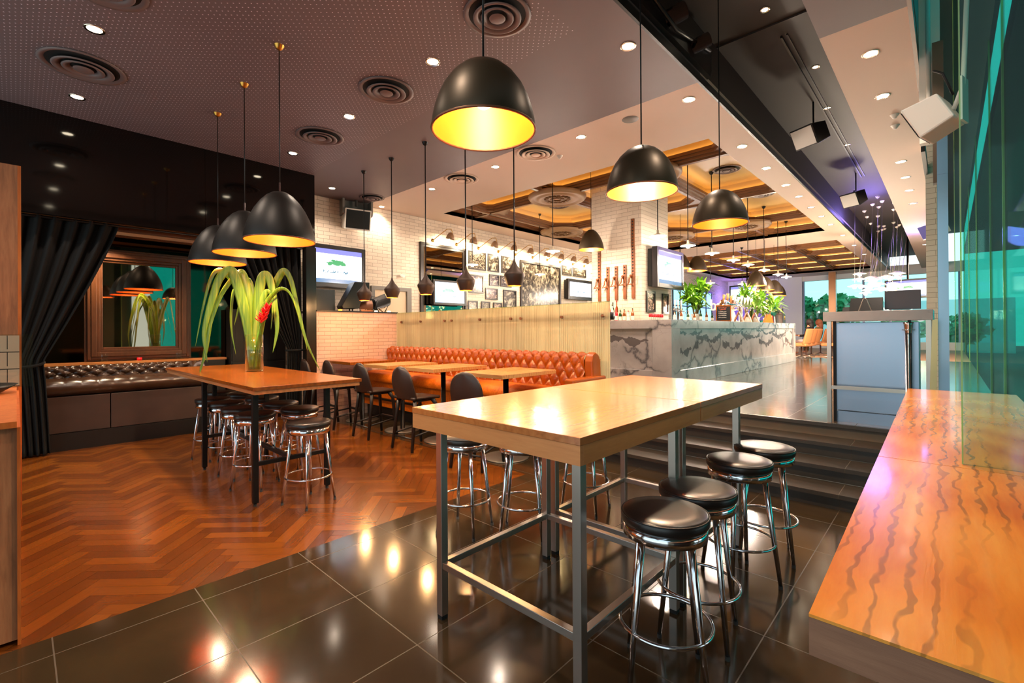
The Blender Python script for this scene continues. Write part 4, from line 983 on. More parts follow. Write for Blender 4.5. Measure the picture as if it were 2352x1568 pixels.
# ============================================================ LONG COUNTER AND LEFT CABINET
Cc = [(-.165, .9), (.5, .86)]
segs = [(-1.5, .86), ]
counter_pts = [(.86, 2.09, 'nearest section of the orange-grained wooden counter, cut off by the photo', 2.14), (2.095, 3.34, 'middle section of the orange-grained wooden counter, behind the first joint', 0), (3.345, 4.62, 'farthest section of the orange-grained wooden counter, behind the second joint', 0)]
def cxl(y): return -.165-.02*(y-.9)/1.2
for k, (a, b, lab, _) in enumerate(counter_pts):
    t = thing('wood_counter', lab, 'counter', (0, 0, 0), 0, 'long wooden counter sections')
    xr = .33
    P = [(cxl(a), a), (1.4 if k == 0 else xr, a-(.02 if k == 0 else 0)*0), (1.4 if k == 0 else xr, b), (cxl(b), b)]
    MB().prism(P, 1.045, 1.05).build('top_veneer', 'counter_wood', t)
    MB().prism(P, .985, 1.0447).build('slab', 'counter_edge', t)
    if k == 0:
        MB().box(.1, .16, .98, 1.9, 0, .985).build('leg', 'black_metal', t)
    else: MB().box(.05, .11, a+.2, a+.26, 0 if b < 4.9 else 0, .985).build('leg', 'steel', t)
t = thing('wood_cabinet', 'rustic wooden cabinet at the left edge with a light top', 'cabinet')
MB().box(-5.5, -3.3, -1.5, -.0, .02, 1.05).build('body', 'rustic', t)
MB().box(-5.5, -3.28, -.0, .012, .0, 1.05).build('side_panel', 'rustic_light', t)
MB().box(-5.5, -3.27, -1.5, .0, 1.05, 1.08).build('top', 'rustic_light', t)
t = thing('wood_screen', 'tall weathered timber panel rising behind the left cabinet', 'wall panel')
MB().box(-5.56, -5.5, -1.5, .008, 0, 2.87).build('board', 'rustic', t)
MB().box(-5.56, -5.5, .008, .028, 0, 2.87).build('edge', 'rustic_light', t)
t = thing('menu_display', 'acrylic menu board with framed pages at the left edge', 'menu')
MB().box(-5.44, -5.425, -.6, .015, 1.085, 1.49).build('page_board', 'menu_print', t)
MB().box(-5.424, -5.41, -.62, .09, 1.08, 1.5).build('acrylic_sheet', 'clear_glass', t)
t = thing('dark_bowl', 'shallow dark bowl on the left cabinet beneath the menu board', 'bowl')
MB().lathe([(0, .012), (.12, .02), (.2, .06), (.21, .062), (.13, .008), (0, 0)], (-4.95, -.2, 1.08), 32).build('bowl_shell', 'black_plastic', t)
# ============================================================ WALL THINGS (wall_left, x = -9.05)
WX = -9.05
def frame_pic(name, y0, y1, z0, z1, label, cat, group, pr, w=.035, d=.03, fm='frame_black', glow=None):
    t = thing(name, label, cat, (WX, 0, 0), 0, group)
    b = MB(); b.box(.005, d, y0, y0+w, z0, z1).box(.005, d, y1-w, y1, z0, z1).box(.005, d, y0+w, y1-w, z0, z0+w).box(.005, d, y0+w, y1-w, z1-w, z1)
    b.build('frame', fm, t); MB().box(.008, .016, y0+w, y1-w, z0+w, z1-w).build('picture', pr, t)
    return t
GP = 'framed photographs on the brick wall'
PH = [((8.02, 8.64, 3.12, 3.6), 'print_crowd', 'framed photograph of a gathering, first in the upper row beside the tall mirror'),
 ((8.71, 9.14, 3.12, 3.6), 'print_portrait', 'framed portrait of a person in a dark suit in the upper row'),
 ((9.24, 9.78, 3.12, 3.6), 'print_street', 'framed photograph in the upper row beside the big crowd picture'),
 ((8.02, 8.54, 2.51, 2.98), 'print_colour', 'framed colour photograph beneath the gathering picture'),
 ((8.77, 9.15, 2.74, 3.05), 'print_portrait', 'framed close-up portrait in the middle row'),
 ((9.2, 9.64, 2.74, 3.05), 'print_street', 'small framed photograph right of the close-up portrait'),
 ((8.62, 9.08, 2.36, 2.67), 'print_colour', 'small pale framed picture under the close-up portrait'),
 ((9.3, 9.84, 2.15, 2.66), 'print_portrait', 'framed bust portrait just left of the big crowd picture'),
 ((7.99, 8.33, 2.0, 2.3), 'print_colour', 'small framed picture in the bottom row, left one of three'),
 ((8.46, 8.79, 2.0, 2.3), 'print_street', 'small framed picture in the bottom row, middle one of three'),
 ((8.91, 9.25, 2.0, 2.29), 'print_colour', 'small framed picture in the bottom row, right one of three'),
 ((12.02, 12.54, 3.31, 3.61), 'print_street', 'small framed picture above the far wall television, left one'),
 ((12.62, 13.37, 3.31, 3.6), 'print_street', 'small framed landscape above the far wall television, right one')]
for (r, pr, lab) in PH: frame_pic('framed_photo', *r, lab, 'picture', GP, pr)
frame_pic('crowd_photo', 10.0, 11.92, 1.3, 3.57, 'huge framed black-and-white photograph of a crowd', 'picture', None, 'print_crowd', .07, .05)
# tall mirror and door
t = thing('tall_mirror', 'tall framed mirror on the brick wall behind a television', 'mirror', (WX, 0, 0))
b = MB(); frame_bars(6.5, 7.92, .9, 3.62, .1, ((0, .05, .05), (.05, .1, .03)), b); b.build('frame', 'frame_black', t)
MB().box(.005, .012, 6.6, 7.82, 1.0, 3.52).build('glass', 'mirror', t)
t = thing('door_1', 'plain cream door in a grey frame on the brick wall', 'door', (WX, 0, 0)); t['kind'] = 'structure'
b = MB(); b.box(0, .05, 5.22, 5.3, .56, 2.5).box(0, .05, 6.12, 6.24, .56, 2.5).box(0, .05, 5.3, 6.12, 2.42, 2.5); b.build('door_frame', 'grey_paint', t)
MB().box(.0, .012, 5.3, 6.12, .56, 2.42).build('door_leaf', 'door_cream', t) if simple('door_cream', (.85, .76, .63), .6) else None
tag(MB().cyl((WX, 6.0, 2.78), (WX+.1, 6.0, 2.76), .035).build('wall_sensor', 'white_paint'), 'small round sensor on the brick wall left of the tall mirror', 'sensor')

def tv(name, loc, w, h, rz, label, scr, group, frame=.06, tilt=.0, d=.09, lip='grey_paint'):
    t = thing(name, label, 'television', loc, rz, group)  # local: faces +x, width along y
    b = MB(); f = frame
    b.box(0, d, -w/2, -w/2+f, -h/2, h/2).box(0, d, w/2-f, w/2, -h/2, h/2).box(0, d, -w/2+f, w/2-f, -h/2, -h/2+f*1.2).box(0, d, -w/2+f, w/2-f, h/2-f, h/2)
    b.build('bezel', 'bezel', t, bevel=.006)
    MB().box(-.1, d-.03, -w/2+.03, w/2-.03, -h/2+.03, h/2-.03).build('back_case', 'black_plastic', t)
    MB().box(d-.028, d-.02, -w/2+f, w/2-f, -h/2+f*1.2, h/2-f).build('screen', scr, t)
    return t
simple('bezel', (.12, .1, .09), .3)
GT = 'wall televisions'
tv('television', (WX+.12, 4.42, 2.8), 1.14, .84, 0, 'television above the low brick wall showing a pale screen', 'screen_a', GT, .08)
tv('television', (WX+.14, 7.24, 2.44), 1.02, .6, 0, 'television hung in front of the tall mirror', 'screen_b', GT, .05)
tv('television', (WX+.12, 12.8, 2.85), 1.42, .66, 0, 'television at the far end of the photo wall', 'screen_d', GT, .09)
# wall picture lights
def wall_lamp(y, z, label, e=28):
    t = thing('picture_light', label, 'wall lamp', (WX, y, z), 0, 'gooseneck lights along the photo wall')
    MB().lathe([(0, 0), (.035, 0), (.04, .015), (0, .02)], (0, -.22, -.1), 14, axis=(1, 0, 0)).build('wall_plate', 'brass', t)
    MB().tube([(.02, -.22, -.1), (.16, -.16, -.0), (.34, -.04, .15), (.42, .02, .15), (.43, .04, .08), (.4, .04, .02)], .009, 8).build('arm', 'brass', t)
    MB().lathe([(.02, .1), (.05, .085), (.085, .02), (.1, -.06), (.102, -.06), (.09, .0), (.04, .08), (0, .09)], (.36, .04, -.02), 24, axis=(.35, 0, 1)).build('shade', 'lamp_beige', t)
    MB().ball((.33, .04, -.05), .035, 10).build('bulb', 'bulb', t)
    lamp(t, 'SPOT', (.36, .04, -.1), e, (1, .83, .55), .05, spot=150, blend=.8, target=(0, 0, -.35))
    return t
simple('lamp_beige', (.6, .47, .36), .4, .3)
for k, y in enumerate((7.1, 7.85, 8.6, 9.35, 10.05, 10.8, 11.5, 12.15, 12.85, 13.5)): wall_lamp(y, 3.8, 'curved brass gooseneck light over the photo wall, '+ORD[k]+' from the left')
# small speaker on the brick wall
t = speaker_box('wall_speaker', 'white wall speaker with a black front above the first television', (WX+.35, 4.75, 3.78), -.25, .52, .42, .26, 'white_paint', 'black_plastic', -.25, False)
MB().box(-.28, -.24, -.3, .3, .12, .42).box(-.28, .0, -.3, -.26, .1, .4).box(-.28, .0, .26, .3, .1, .4).cyl((-.14, 0, .3), (-.14, 0, .44), .03).build('yoke', 'grey_paint', t)
# slim black light column at the photo wall end
tag(MB().box(WX+.02, WX+.1, 13.75, 13.9, 1.9, 3.5).box(WX+.02, WX+.07, 13.9, 13.95, 1.9, 3.5).build('line_speaker', 'frame_black'), 'slim black vertical speaker between the photo wall and the pillar', 'speaker')

# things on the ledge behind the low brick wall
def stand_case(name, label, x, y, rz, body='black_plastic'):
    t = thing(name, label, 'equipment', (x, y, 1.885), rz)
    MB().prism([(-.22, .1), (.02, .56), (.3, .56), (.3, .3), (.14, .22), (.1, .06), (-.2, .05)], -.17, .17, ax='y').build('body', body, t, bevel=.01)
    for s_ in (-.1, .1): MB().cyl((s_*.6, s_, 0), (s_*.6, s_, .2), .012, n=8).build('leg', 'black_metal', t)
    MB().tube([(.2, .1, .54), (.26, .15, .4), (.18, .16, .2), (.22, .1, .005)], .008, 6).build('cable', 'cable_yellow', t)
    return t
simple('cable_yellow', (.55, .42, .15), .5)
stand_case('lighting_case', 'black tilted equipment case on a stand behind the low brick wall', -8.25, 4.35, radians(80))
t = thing('equipment_heap', 'heap of black stage lamps and cables on top of the low brick wall', 'stage lamp', (-8.2, 4.9, 1.885), radians(85))
MB().cyl((-.1, 0, .16), (.2, .05, .26), .11, .13, 20).build('lamp_can', 'black_metal', t)
MB().tube([(-.15, -.14, .0), (-.1, -.14, .2), (.02, .0, .3), (-.1, .16, .2), (-.12, .16, 0)], .012, 8).build('yoke', 'black_metal', t)
rnd = random.Random(9)
for k in range(7):
    MB().tube([(rnd.uniform(-.3, .3), rnd.uniform(-.15, .2), .012), (rnd.uniform(-.3, .3), rnd.uniform(-.1, .2), rnd.uniform(.1, .4)), (rnd.uniform(-.3, .3), rnd.uniform(-.1, .2), rnd.uniform(.1, .35)), (rnd.uniform(-.3, .3), rnd.uniform(-.15, .2), .012)], .01, 6).build('cable', 'copper_dull' if k % 3 == 0 else 'rubber', t)
t = thing('stage_lamp', 'small stage lamp lying left of the cable heap on the low brick wall', 'stage lamp', (-8.15, 4.62, 1.885), radians(70))
MB().cyl((-.14, 0, .12), (.1, 0, .14), .07, .09, 18).box(-.12, .1, -.09, .09, 0, .04).build('can', 'copper_dull', t)
t = thing('ledge_monitor', 'small black screen standing at the dark post end of the low brick wall', 'screen', (-8.3, 3.85, 1.885))
MB().box(0, .02, -.22, .2, .02, .4).build('panel', 'black_plastic', t, bevel=.004); MB().box(-.08, .08, -.08, .08, 0, .02).build('foot', 'black_plastic', t)
for k, y in enumerate((4.0, 4.72, 5.0)): tag(MB().lathe([(0, 0), (.03, 0), (.035, .025), (0, .03)], (-7.98, y, 1.885), 14).build('tea_light', 'copper_glow' if k == 0 else 'downlight_dim'), 'small glowing light on the low brick wall, '+ORD[k]+' from the dark post', 'light', 'lights on the low brick wall')

# ============================================================ PILLAR
PX0, PX1, PY0, PY1 = -5.39, -4.27, 8.2, 9.36
struct(MB().box(PX0, PX1, PY0, PY1, .56, 4.79).build('wall_pillar', 'brick_x'))
tv('television', (PX1+.14, 8.95, 2.72), 1.2, .78, 0, 'television on the right face of the brick pillar', 'screen_c', GT, .07, d=.11)
for k, (y0, y1, z0, z1) in enumerate(((8.35, 8.72, 1.86, 2.27), (9.04, 9.33, 1.84, 2.25))):
    t = thing('framed_menu', 'narrow black-framed picture under the pillar television, '+['left', 'right'][k]+' one', 'picture', (PX1, 0, 0), 0, 'framed pictures on the pillar')
    b = MB(); b.box(.003, .03, y0, y0+.04, z0, z1).box(.003, .03, y1-.04, y1, z0, z1).box(.003, .03, y0+.04, y1-.04, z0, z0+.04).box(.003, .03, y0+.04, y1-.04, z1-.04, z1); b.build('frame', 'frame_black', t)
    MB().box(.003, .012, y0+.04, y1-.04, z0+.04, z1-.04).build('picture', 'print_colour', t)
for k, (x, z1, z0) in enumerate(((-5.2, 3.3, 2.1), (-5.0, 2.78, 2.1), (-4.81, 2.78, 2.11), (-4.62, 2.79, 2.12), (-4.44, 3.66, 2.12))):
    t = thing('tap_plank', 'carved studded wooden plank with a tap figure, '+ORD[k]+' from the left', 'wall ornament', (x, PY0, 0), 0, 'carved planks on the brick pillar')
    s_ = MB().box(-.03, .03, -.03, -.001, z0, z1); zz = z1-.05
    while zz > z0+.42: s_.lathe([(0, .018), (.012, .012), (.016, 0)], (0, -.03, zz), 10, 1, axis=(0, -1, 0)); zz -= .06
    s_.build('plank', ['plank_wood', 'frame_black'], t)
    zc_ = z0+.32
    MB().tube([(.0, -.035, zc_+.1), (-.05, -.06, zc_+.08), (-.055, -.07, zc_), (-.1, -.07, zc_-.06), (-.03, -.06, zc_-.04), (.0, -.035, zc_-.08)], .013, 8).tube([(-.02, -.05, zc_+.07), (.03, -.07, zc_+.14), (.02, -.06, zc_-.02)], .01, 8).ball((-.03, -.06, zc_+.12), .025, 10).build('tap_figure', 'plank_wood', t)

# ============================================================ BAR
t = thing('marble_bar', 'long veined marble bar with a recessed front', 'bar counter')
bx, by, be = -3.33, 7.41, 15.95
TOP = 1.68
b = MB(); b.box(bx-.62, bx, by, be, 1.53, TOP).box(-9.0, bx-.62, by, by+.62, 1.53, TOP); b.build('countertop', 'marble', t, bevel=.004)
b = MB(); b.box(bx-.5, bx-.04, by+.34, be-.25, .82, 1.53).box(-9.0, bx-.34, by+.04, by+.5, .82, 1.53); b.build('front_panel', 'marble_front', t)
MB().box(bx-.34, bx, by, by+.34, .56, 1.53).build('corner_block', 'marble', t, bevel=.003); MB().box(bx-.5, bx, be-.25, be, .56, 1.53).build('end_block', 'marble', t, bevel=.003)
b = MB(); b.box(bx-.5, bx+.0, by+.34, be-.25, .56, .82).box(-9.0, bx-.34, by, by+.5, .56, .82); b.build('plinth', 'marble', t, bevel=.006)
b = MB().box(bx-1.1, bx-.63, by+.62, be, .56, 1.45); b.build('back_shelf', 'black_metal', t)
# back bar counter and shelf with bottles at left
tag(MB().box(-5.2, -4.3, 7.85, 8.15, .56, 1.66).build('bottle_rack', 'walnut'), 'low rack behind the marble bar corner', 'rack')
def bottle(x, y, z, h, r, mt, cap, label, group, shape=0):
    t = thing('bottle', label, 'bottle', (x, y, z), 0, group)
    MB().lathe([(0, 0), (r, 0), (r, h*.55), (r*.85, h*.66), (r*.35, h*.76), (r*.33, h*.93), (0, h*.93)], n=14).build('body', mt, t)
    MB().lathe([(0, h*.93), (r*.4, h*.93), (r*.4, h), (0, h)], n=12).build('cap', cap, t)
    MB().lathe([(r+.001, h*.15), (r+.001, h*.45)], n=14).build('bottle_label', 'paper', t)
simple('glass_green', (.1, .25, .08), .1); simple('glass_amber', (.5, .25, .05), .1); simple('glass_clear', (.8, .8, .75), .08)
rnd = random.Random(11); mats = ['glass_green', 'glass_amber', 'glass_clear', 'red']
for k in range(14):
    row = k//7
    bottle(-4.92+(k % 7)*.085+row*.03, 7.93+row*.11, 1.66, .2+.16*rnd.random()*(1 if k % 7 < 4 else .5)+(.1 if row and k % 7 < 3 else 0), .03, mats[k % 4], 'red' if k % 3 == 0 else 'frame_black', ['red-capped', 'dark-capped', 'dark-capped'][k % 3]+' '+['green', 'amber', 'clear', 'red'][k % 4]+' bottle beside the glass panel end, '+ORD[k % 7]+' in the '+['front', 'rear'][row]+' row', 'bottles at the bar corner')
for k in range(7):
    t = thing('drinking_glass', 'glass with a red top on the bar corner, '+ORD[k]+' from the left of seven', 'glass', (-3.87+.0*k, 7.75+k*.075, TOP), 0, 'red-topped glasses on the bar corner')
    MB().lathe([(0, 0), (.022, 0), (.026, .06), (0, .06)], n=12).build('glass', 'clear_glass', t); MB().lathe([(0, .06), (.028, .06), (.03, .12), (0, .12)], n=12).build('red_top', 'red', t)
# row of bottles along the bar
for k in range(12):
    y = 8.55+k*.16
    bottle(-3.78+.06*(k % 2), y, TOP, .16+.08*((k*7) % 5)/5, .028, ['glass_clear', 'glass_amber', 'glass_clear', 'glass_green'][k % 4], ['brass', 'frame_black'][k % 2], 'small '+['clear', 'amber', 'clear', 'green'][k % 4]+' bottle along the bar front before the first plant, '+ORD[k]+' from the pillar', 'small bottles along the bar')
# beer fonts
for k, y in enumerate((8.95, 9.1, 9.25)):
    t = thing('beer_font', 'tall slim chrome beer font left of the first bar plant, '+ORD[k]+' of three', 'beer tap', (-3.95, y, TOP), 0, 'slim chrome beer fonts')
    MB().cyl((0, 0, 0), (0, 0, .22), .022, n=14).ball((0, 0, .24), .035, 12).build('column', 'chrome', t); MB().tube([(0, 0, .25), (0, 0, .42)], [.012, .02], 8).build('handle', 'white_paint', t); MB().tube([(0, 0, .2), (.08, 0, .2), (.09, 0, .14)], .01, 8).build('spout', 'chrome', t)
t = thing('beer_tower', 'big curved chrome beer tower right of the chalkboard', 'beer tap', (-3.75, 11.1, TOP))
MB().tube([(0, -.1, 0), (0, -.12, .3), (0, -.02, .45), (0, .15, .45), (0, .22, .35)], .075, 16).cyl((0, -.1, 0), (0, -.1, .03), .12, n=24).build('body', 'chrome', t)
MB().tube([(0, .1, .42), (0, 2.2, .42)], .04, 12).cyl((0, 1.2, 0), (0, 1.2, .42), .05).cyl((0, 2.1, 0), (0, 2.1, .42), .05).build('rail', 'chrome', t)
for k in range(9): MB().tube([(0.03, .0+k*.25-.1, .46), (.05, .0+k*.25-.1, .62+.04*(k % 2))], [.018, .035], 8).build('tap_handle', 'white_paint' if k > 2 else 'oak_small', t); 
for k in range(9): MB().tube([(0.04, .0+k*.25-.1, .4), (.1, .0+k*.25-.1, .38), (.1, k*.25-.1, .3)], .012, 8).build('spout', 'chrome', t)
# white script lettering above the taps
cu = bpy.data.curves.new('script_sign', 'FONT'); cu.body = 'bartenders'; cu.size = .42; cu.extrude = .01; cu.align_x = 'LEFT'
tx = bpy.data.objects.new('script_sign_text', cu); COL.objects.link(tx)
dg = bpy.context.evaluated_depsgraph_get(); me = bpy.data.meshes.new_from_object(tx.evaluated_get(dg)); bpy.data.objects.remove(tx)
sg = bpy.data.objects.new('script_sign', me); COL.objects.link(sg); me.materials.append(MAT['white_shade'])
sg.rotation_euler = (pi/2, 0, pi/2-.5); sg.location = (-4.6, 12.6, 2.02); tag(sg, 'white script lettering standing above the beer taps', 'sign')

# chalkboard
t = thing('chalkboard', 'small chalkboard with orange and white handwriting on the bar', 'chalkboard', (-3.5, 10.35, TOP), radians(-62)); t.scale = (.55, .5, .62)
b = MB(); b.box(-.02, .02, -.3, -.26, 0, .56).box(-.02, .02, .26, .3, 0, .56).box(-.02, .02, -.26, .26, 0, .04).box(-.02, .02, -.26, .26, .52, .56); b.build('frame', 'warm_top', t)
MB().box(-.012, .012, -.26, .26, .04, .52).build('slate', 'slate', t)
rnd = random.Random(2)
for k, (z, mt_) in enumerate(((.47, 'chalk_orange'), (.41, 'chalk_orange'), (.33, 'chalk'), (.27, 'chalk'), (.21, 'chalk'), (.14, 'chalk'))):
    pts = [(.016, -.2+q*.0125+(0.05 if k == 1 else 0), z+rnd.uniform(-.014, .014)) for q in range(26 if k != 1 else 20)]
    MB().tube(pts, .005, 5).build('handwriting', mt_, t)
# tent cards
for k, y in enumerate((11.35, 11.95, 12.55)):
    t = thing('tent_card', 'pale A-shaped tent card on the bar, '+ORD[k]+' from the chalkboard', 'tent card', (-3.5, y, TOP), radians(-62), 'tent cards on the bar'); t.scale = (.6, .65, .62)
    MB().prism([(-.16, 0), (-.13, 0), (.0, .36), (-.02, .38)], -.1, .1, ax='x').build('leaf_panel', 'plank_wood', t); MB().prism([(.16, 0), (.13, 0), (-.0, .36), (.02, .38)], -.1, .1, ax='x').build('leaf_panel', 'paper', t)
for k, (y, m_, h) in enumerate(((13.9, 'cork_orange', .26), (14.1, 'paper', .22), (14.2, 'red', .22), (14.3, 'slate', .24), (14.4, 'paper', .2), (14.75, 'slate', .26))):
    t = thing('menu_book', ['orange wedge-shaped menu', 'white menu booklet', 'red menu booklet', 'black menu booklet', 'cream menu booklet', 'black slanted menu'][k]+' standing on the far part of the bar', 'menu', (-3.55, y, TOP), radians(-50), 'menus on the bar'); t.scale = (.8, .8, .9)
    MB().prism([(-.04, 0), (.04, 0), (.02, h), (-.0, h)] if k else [(-.14, 0), (.14, 0), (.06, h), (-.03, h)], -.09, .09, ax='x').build('cover', m_, t)
# handbag
t = thing('handbag', 'black handbag with upright handles at the far bar end', 'bag', (-3.6, 15.45, TOP), .1)
MB().prism([(-.28, 0), (.28, 0), (.2, .3), (-.2, .3)], -.09, .09, ax='x').build('body', 'leather_black', t, bevel=.02)
for s_ in (-.04, .04): MB().tube([(s_, -.12, .28), (s_, -.08, .42), (s_, 0, .5), (s_, .08, .42), (s_, .12, .28)], .012, 8).build('handle', 'leather_black', t)
MB().ball((.095, .05, .17), .05, 10, (.3, 1, 1.2)).build('charm', 'brass', t)

# plants
def plant(x, y, z, h, r, n, label, group, seed):
    rnd = random.Random(seed); t = thing('bar_plant', label, 'plant', (x, y, z), 0, group)
    MB().lathe([(0, 0), (.07, 0), (.1, .16), (.09, .16), (.065, .015), (0, .015)], n=20).build('pot', 'white_paint', t)
    MB().lathe([(0, .13), (.09, .13)], n=16).build('soil', 'stem', t)
    tips = []
    for k in range(3):
        a = k*2.1+seed; tp = (.3*r*cos(a), .3*r*sin(a), h-.25*k*.5)
        MB().tube([(.03*cos(a), .03*sin(a), .1), (tp[0]*.5, tp[1]*.5, h*.5), tp], [.022, .018, .014], 8).build('stem', 'stem', t); tips.append(tp)
    lf = MB()
    for k in range(n):
        b = Vector(tips[k % 3])+Vector((rnd.gauss(0, .05), rnd.gauss(0, .05), rnd.uniform(-.12, .1)))
        a = rnd.uniform(0, 2*pi); el = rnd.uniform(.1, 1.2); L = r*rnd.uniform(.6, 1.05); w = .035
        d = Vector((cos(a)*cos(el), sin(a)*cos(el), sin(el))); sd = Vector((-sin(a), cos(a), 0))*w
        p1 = b+d*L*.5+Vector((0, 0, .03)); p2 = b+d*L+Vector((0, 0, -L*.35*(1-el/2)))
        lf.add([b-sd*.3, b+sd*.3, p1+sd, p1-sd, p2], [(0, 1, 2, 3), (3, 2, 4)])
    lf.build('leaves', 'leaf_bar', t)
plant(-3.85, 9.75, TOP, .6, .42, 200, 'large bushy green plant on the bar beside the chalkboard', 'green plants on the bar', 1)
plant(-3.85, 13.2, TOP, .7, .5, 90, 'slender green plant on the bar, first beyond the beer taps', 'green plants on the bar', 2)
plant(-3.85, 13.9, TOP, .55, .45, 80, 'slender green plant on the bar, second beyond the beer taps', 'green plants on the bar', 3)
plant(-3.85, 14.95, TOP, .6, .6, 90, 'slender green plant on the bar, last before the handbag', 'green plants on the bar', 4)

# far television, small wall speaker on purple panel
t = tv('television', (-6.6, 22.5, 3.05), 1.55, .95, -pi/2-.25, 'wide television hanging beyond the bar before the purple panels', 'screen_a', GT, .06); MB().cyl((-.04, 0, .4), (-.04, 0, 1.545), .03).build('ceiling_pole', 'black_metal', t)
t = tv('television', (-.95, 19.6, 2.78), 1.15, .62, -pi/2-.2, 'television by the far right windows behind the host desk', 'screen_a', GT, .05); MB().cyl((-.04, 0, .25), (-.04, 0, 2.0), .03).build('ceiling_pole', 'black_metal', t)
t = speaker_box('wall_speaker', 'dark square speaker in a white frame on the purple panel', (-8.15, 27.3, 3.45), -pi/2, .75, .42, .25, 'white_paint', 'black_plastic', 0, False)

# slot speakers and right-hand speakers
speaker_box('slot_speaker', 'black speaker hanging in the ceiling slot, nearer one', (-1.5, 7.75, 4.25), radians(-115), .34, .3, .3, 'black_plastic', 'white_paint', -.5)
speaker_box('slot_speaker', 'black speaker hanging in the ceiling slot, farther one', (-1.5, 12.0, 4.2), radians(-115), .34, .3, .3, 'black_plastic', 'white_paint', -.5)
t = speaker_box('column_speaker', 'white angular speaker on a bracket beside the steel column', (-.16, 4.4, 2.93), radians(165), .24, .26, .2, 'white_paint', 'black_plastic', -.45, False)
MB().box(-.26, -.245, -.06, .06, -.05, .24).tube([(-.2, 0, .05), (-.25, 0, .2), (-.3, .05, 1.2)], .014).build('bracket', 'white_paint', t)
MB().tube([(-.2, 0, .15), (-.16, .05, .3), (-.1, 0, .36)], .008, 6).build('cable', 'rubber', t)
emit('grille_glow', (.15, .1, .5), .4)  # emission puts a blue glow into the far speaker's grille, which is no lamp
speaker_box('column_speaker', 'small dark speaker at the far right pier, blue light put into its grille', (-.36, 14.5, 3.75), radians(-150), .5, .35, .3, 'white_paint', 'grille_glow', -.4, False)
emit('grille_glow', (.15, .1, .5), .4)
tag(MB().box(-.24, -.2, 7.8, 12.5, 3.72, 3.86).build('bar_speaker', 'black_plastic'), 'long black bar under the right ceiling edge', 'speaker')
# exposed gear in the slot
t = thing('duct_gear', 'silver and black ducts showing inside the ceiling slot', 'duct', (0, 0, 0))
for k, (y, r) in enumerate(((3.6, .06), (4.2, .08), (4.8, .07))): MB().cyl((-1.95, y, 4.42), (-1.78, y+.1, 4.5), r, n=14).build('elbow', 'chrome', t)
MB().box(-1.95, -1.9, 3.3, 5.3, 4.3, 4.7).tube([(-1.88, 3.4, 4.5), (-1.86, 4.3, 4.35), (-1.88, 5.2, 4.55)], .02).build('housing', 'black_plastic', t)
tag(MB().box(-1.36, -1.34, 5.9, 12.5, 4.775, 4.8).box(-1.3, -1.285, 5.9, 12.5, 4.785, 4.8).build('track_rail', 'black_plastic'), 'thin black track running along the ceiling slot', 'light track')

# ============================================================ HOST DESK
simple('brass_pale', (.75, .68, .5), .35, .7)
t = thing('host_desk', 'tall marble-topped host desk with steel legs at the top of the stairs', 'desk')
MB().box(-.93, -.1, 5.62, 6.15, 1.58, 1.675).build('desktop', 'marble', t, bevel=.003)
MB().box(-.84, -.2, 5.74, 6.02, .68, 1.565).build('cabinet', 'brushed', t, bevel=.003)
MB().box(-.86, -.835, 5.72, 5.74, .56, 1.58).box(-.28, -.255, 5.72, 5.74, .56, 1.58).build('trim_strip', 'black_metal', t)
for (x, y) in ((-.9, 5.63), (-.9, 6.1), (-.15, 5.63), (-.15, 6.1)): MB().box(x, x+.035, y, y+.035, .56, 1.58).build('leg', 'steel', t)
MB().box(-.865, -.15, 5.635, 5.66, .9, .935).build('foot_rail', 'steel', t)
MB().box(-.84, -.2, 5.76, 6.0, .56, .67).build('kick_panel', 'brushed', t)
MB().prism([(-.14, .56), (-.085, .56), (-.07, 1.58), (-.105, 1.58)], 5.6, 5.62, ax='y').build('side_plate', 'brass_pale', t)
simple('brass_pale', (.75, .68, .5), .35, .7)
t = thing('desk_monitor', 'flat black monitor seen from behind on the host desk', 'monitor', (-.33, 5.9, 1.675))
MB().box(-.13, .14, -.01, .01, .015, .2).build('panel', 'monitor_back', t, bevel=.004) if simple('monitor_back', (.3, .27, .29), .4) else None
MB().box(-.06, .06, -.05, .05, 0, .012).build('foot', 'black_plastic', t)
t = thing('till_screen', 'low wide black till screen left of the monitor on the host desk', 'monitor', (-.6, 5.85, 1.675))
MB().prism([(-.08, 0), (.06, 0), (.08, .1), (.02, .14)], -.13, .13, ax='x').build('case', 'black_plastic', t)
t = thing('desk_phone', 'small black tilted phone at the left of the host desk', 'phone', (-.76, 5.8, 1.675))
MB().prism([(-.03, 0), (.03, 0), (.05, .04), (.04, .05)], -.03, .03, ax='x').build('body', 'black_plastic', t)
t = thing('reading_lamp', 'slim steel arch lamp standing on the host desk', 'lamp', (-.6, 5.72, 1.675))
MB().tube([(-.05, 0, 0), (-.01, 0, .12), (.005, 0, .13), (.02, 0, .11), (.055, 0, 0)], .005, 8).build('arch', 'steel', t)
t = thing('barrier_post', 'polished steel queue barrier post in front of the host desk', 'post', (-.255, 5.66, .56))
t.location = (-.27, 5.52+.14, .56)
MB().cyl((0, -.03, 0), (0, -.03, .94), .025, n=20).lathe([(0, 0), (.05, 0), (.05, .008), (0, .02)], (0, -.03, 0), 24).build('pole', 'chrome', t)
MB().lathe([(.025, .9), (.035, .98), (.038, 1.0), (0, 1.0)], (0, -.03, 0), 20).build('head', 'chrome', t); MB().ring((0, -.03, .93), .045, .004).build('collar', 'chrome', t)

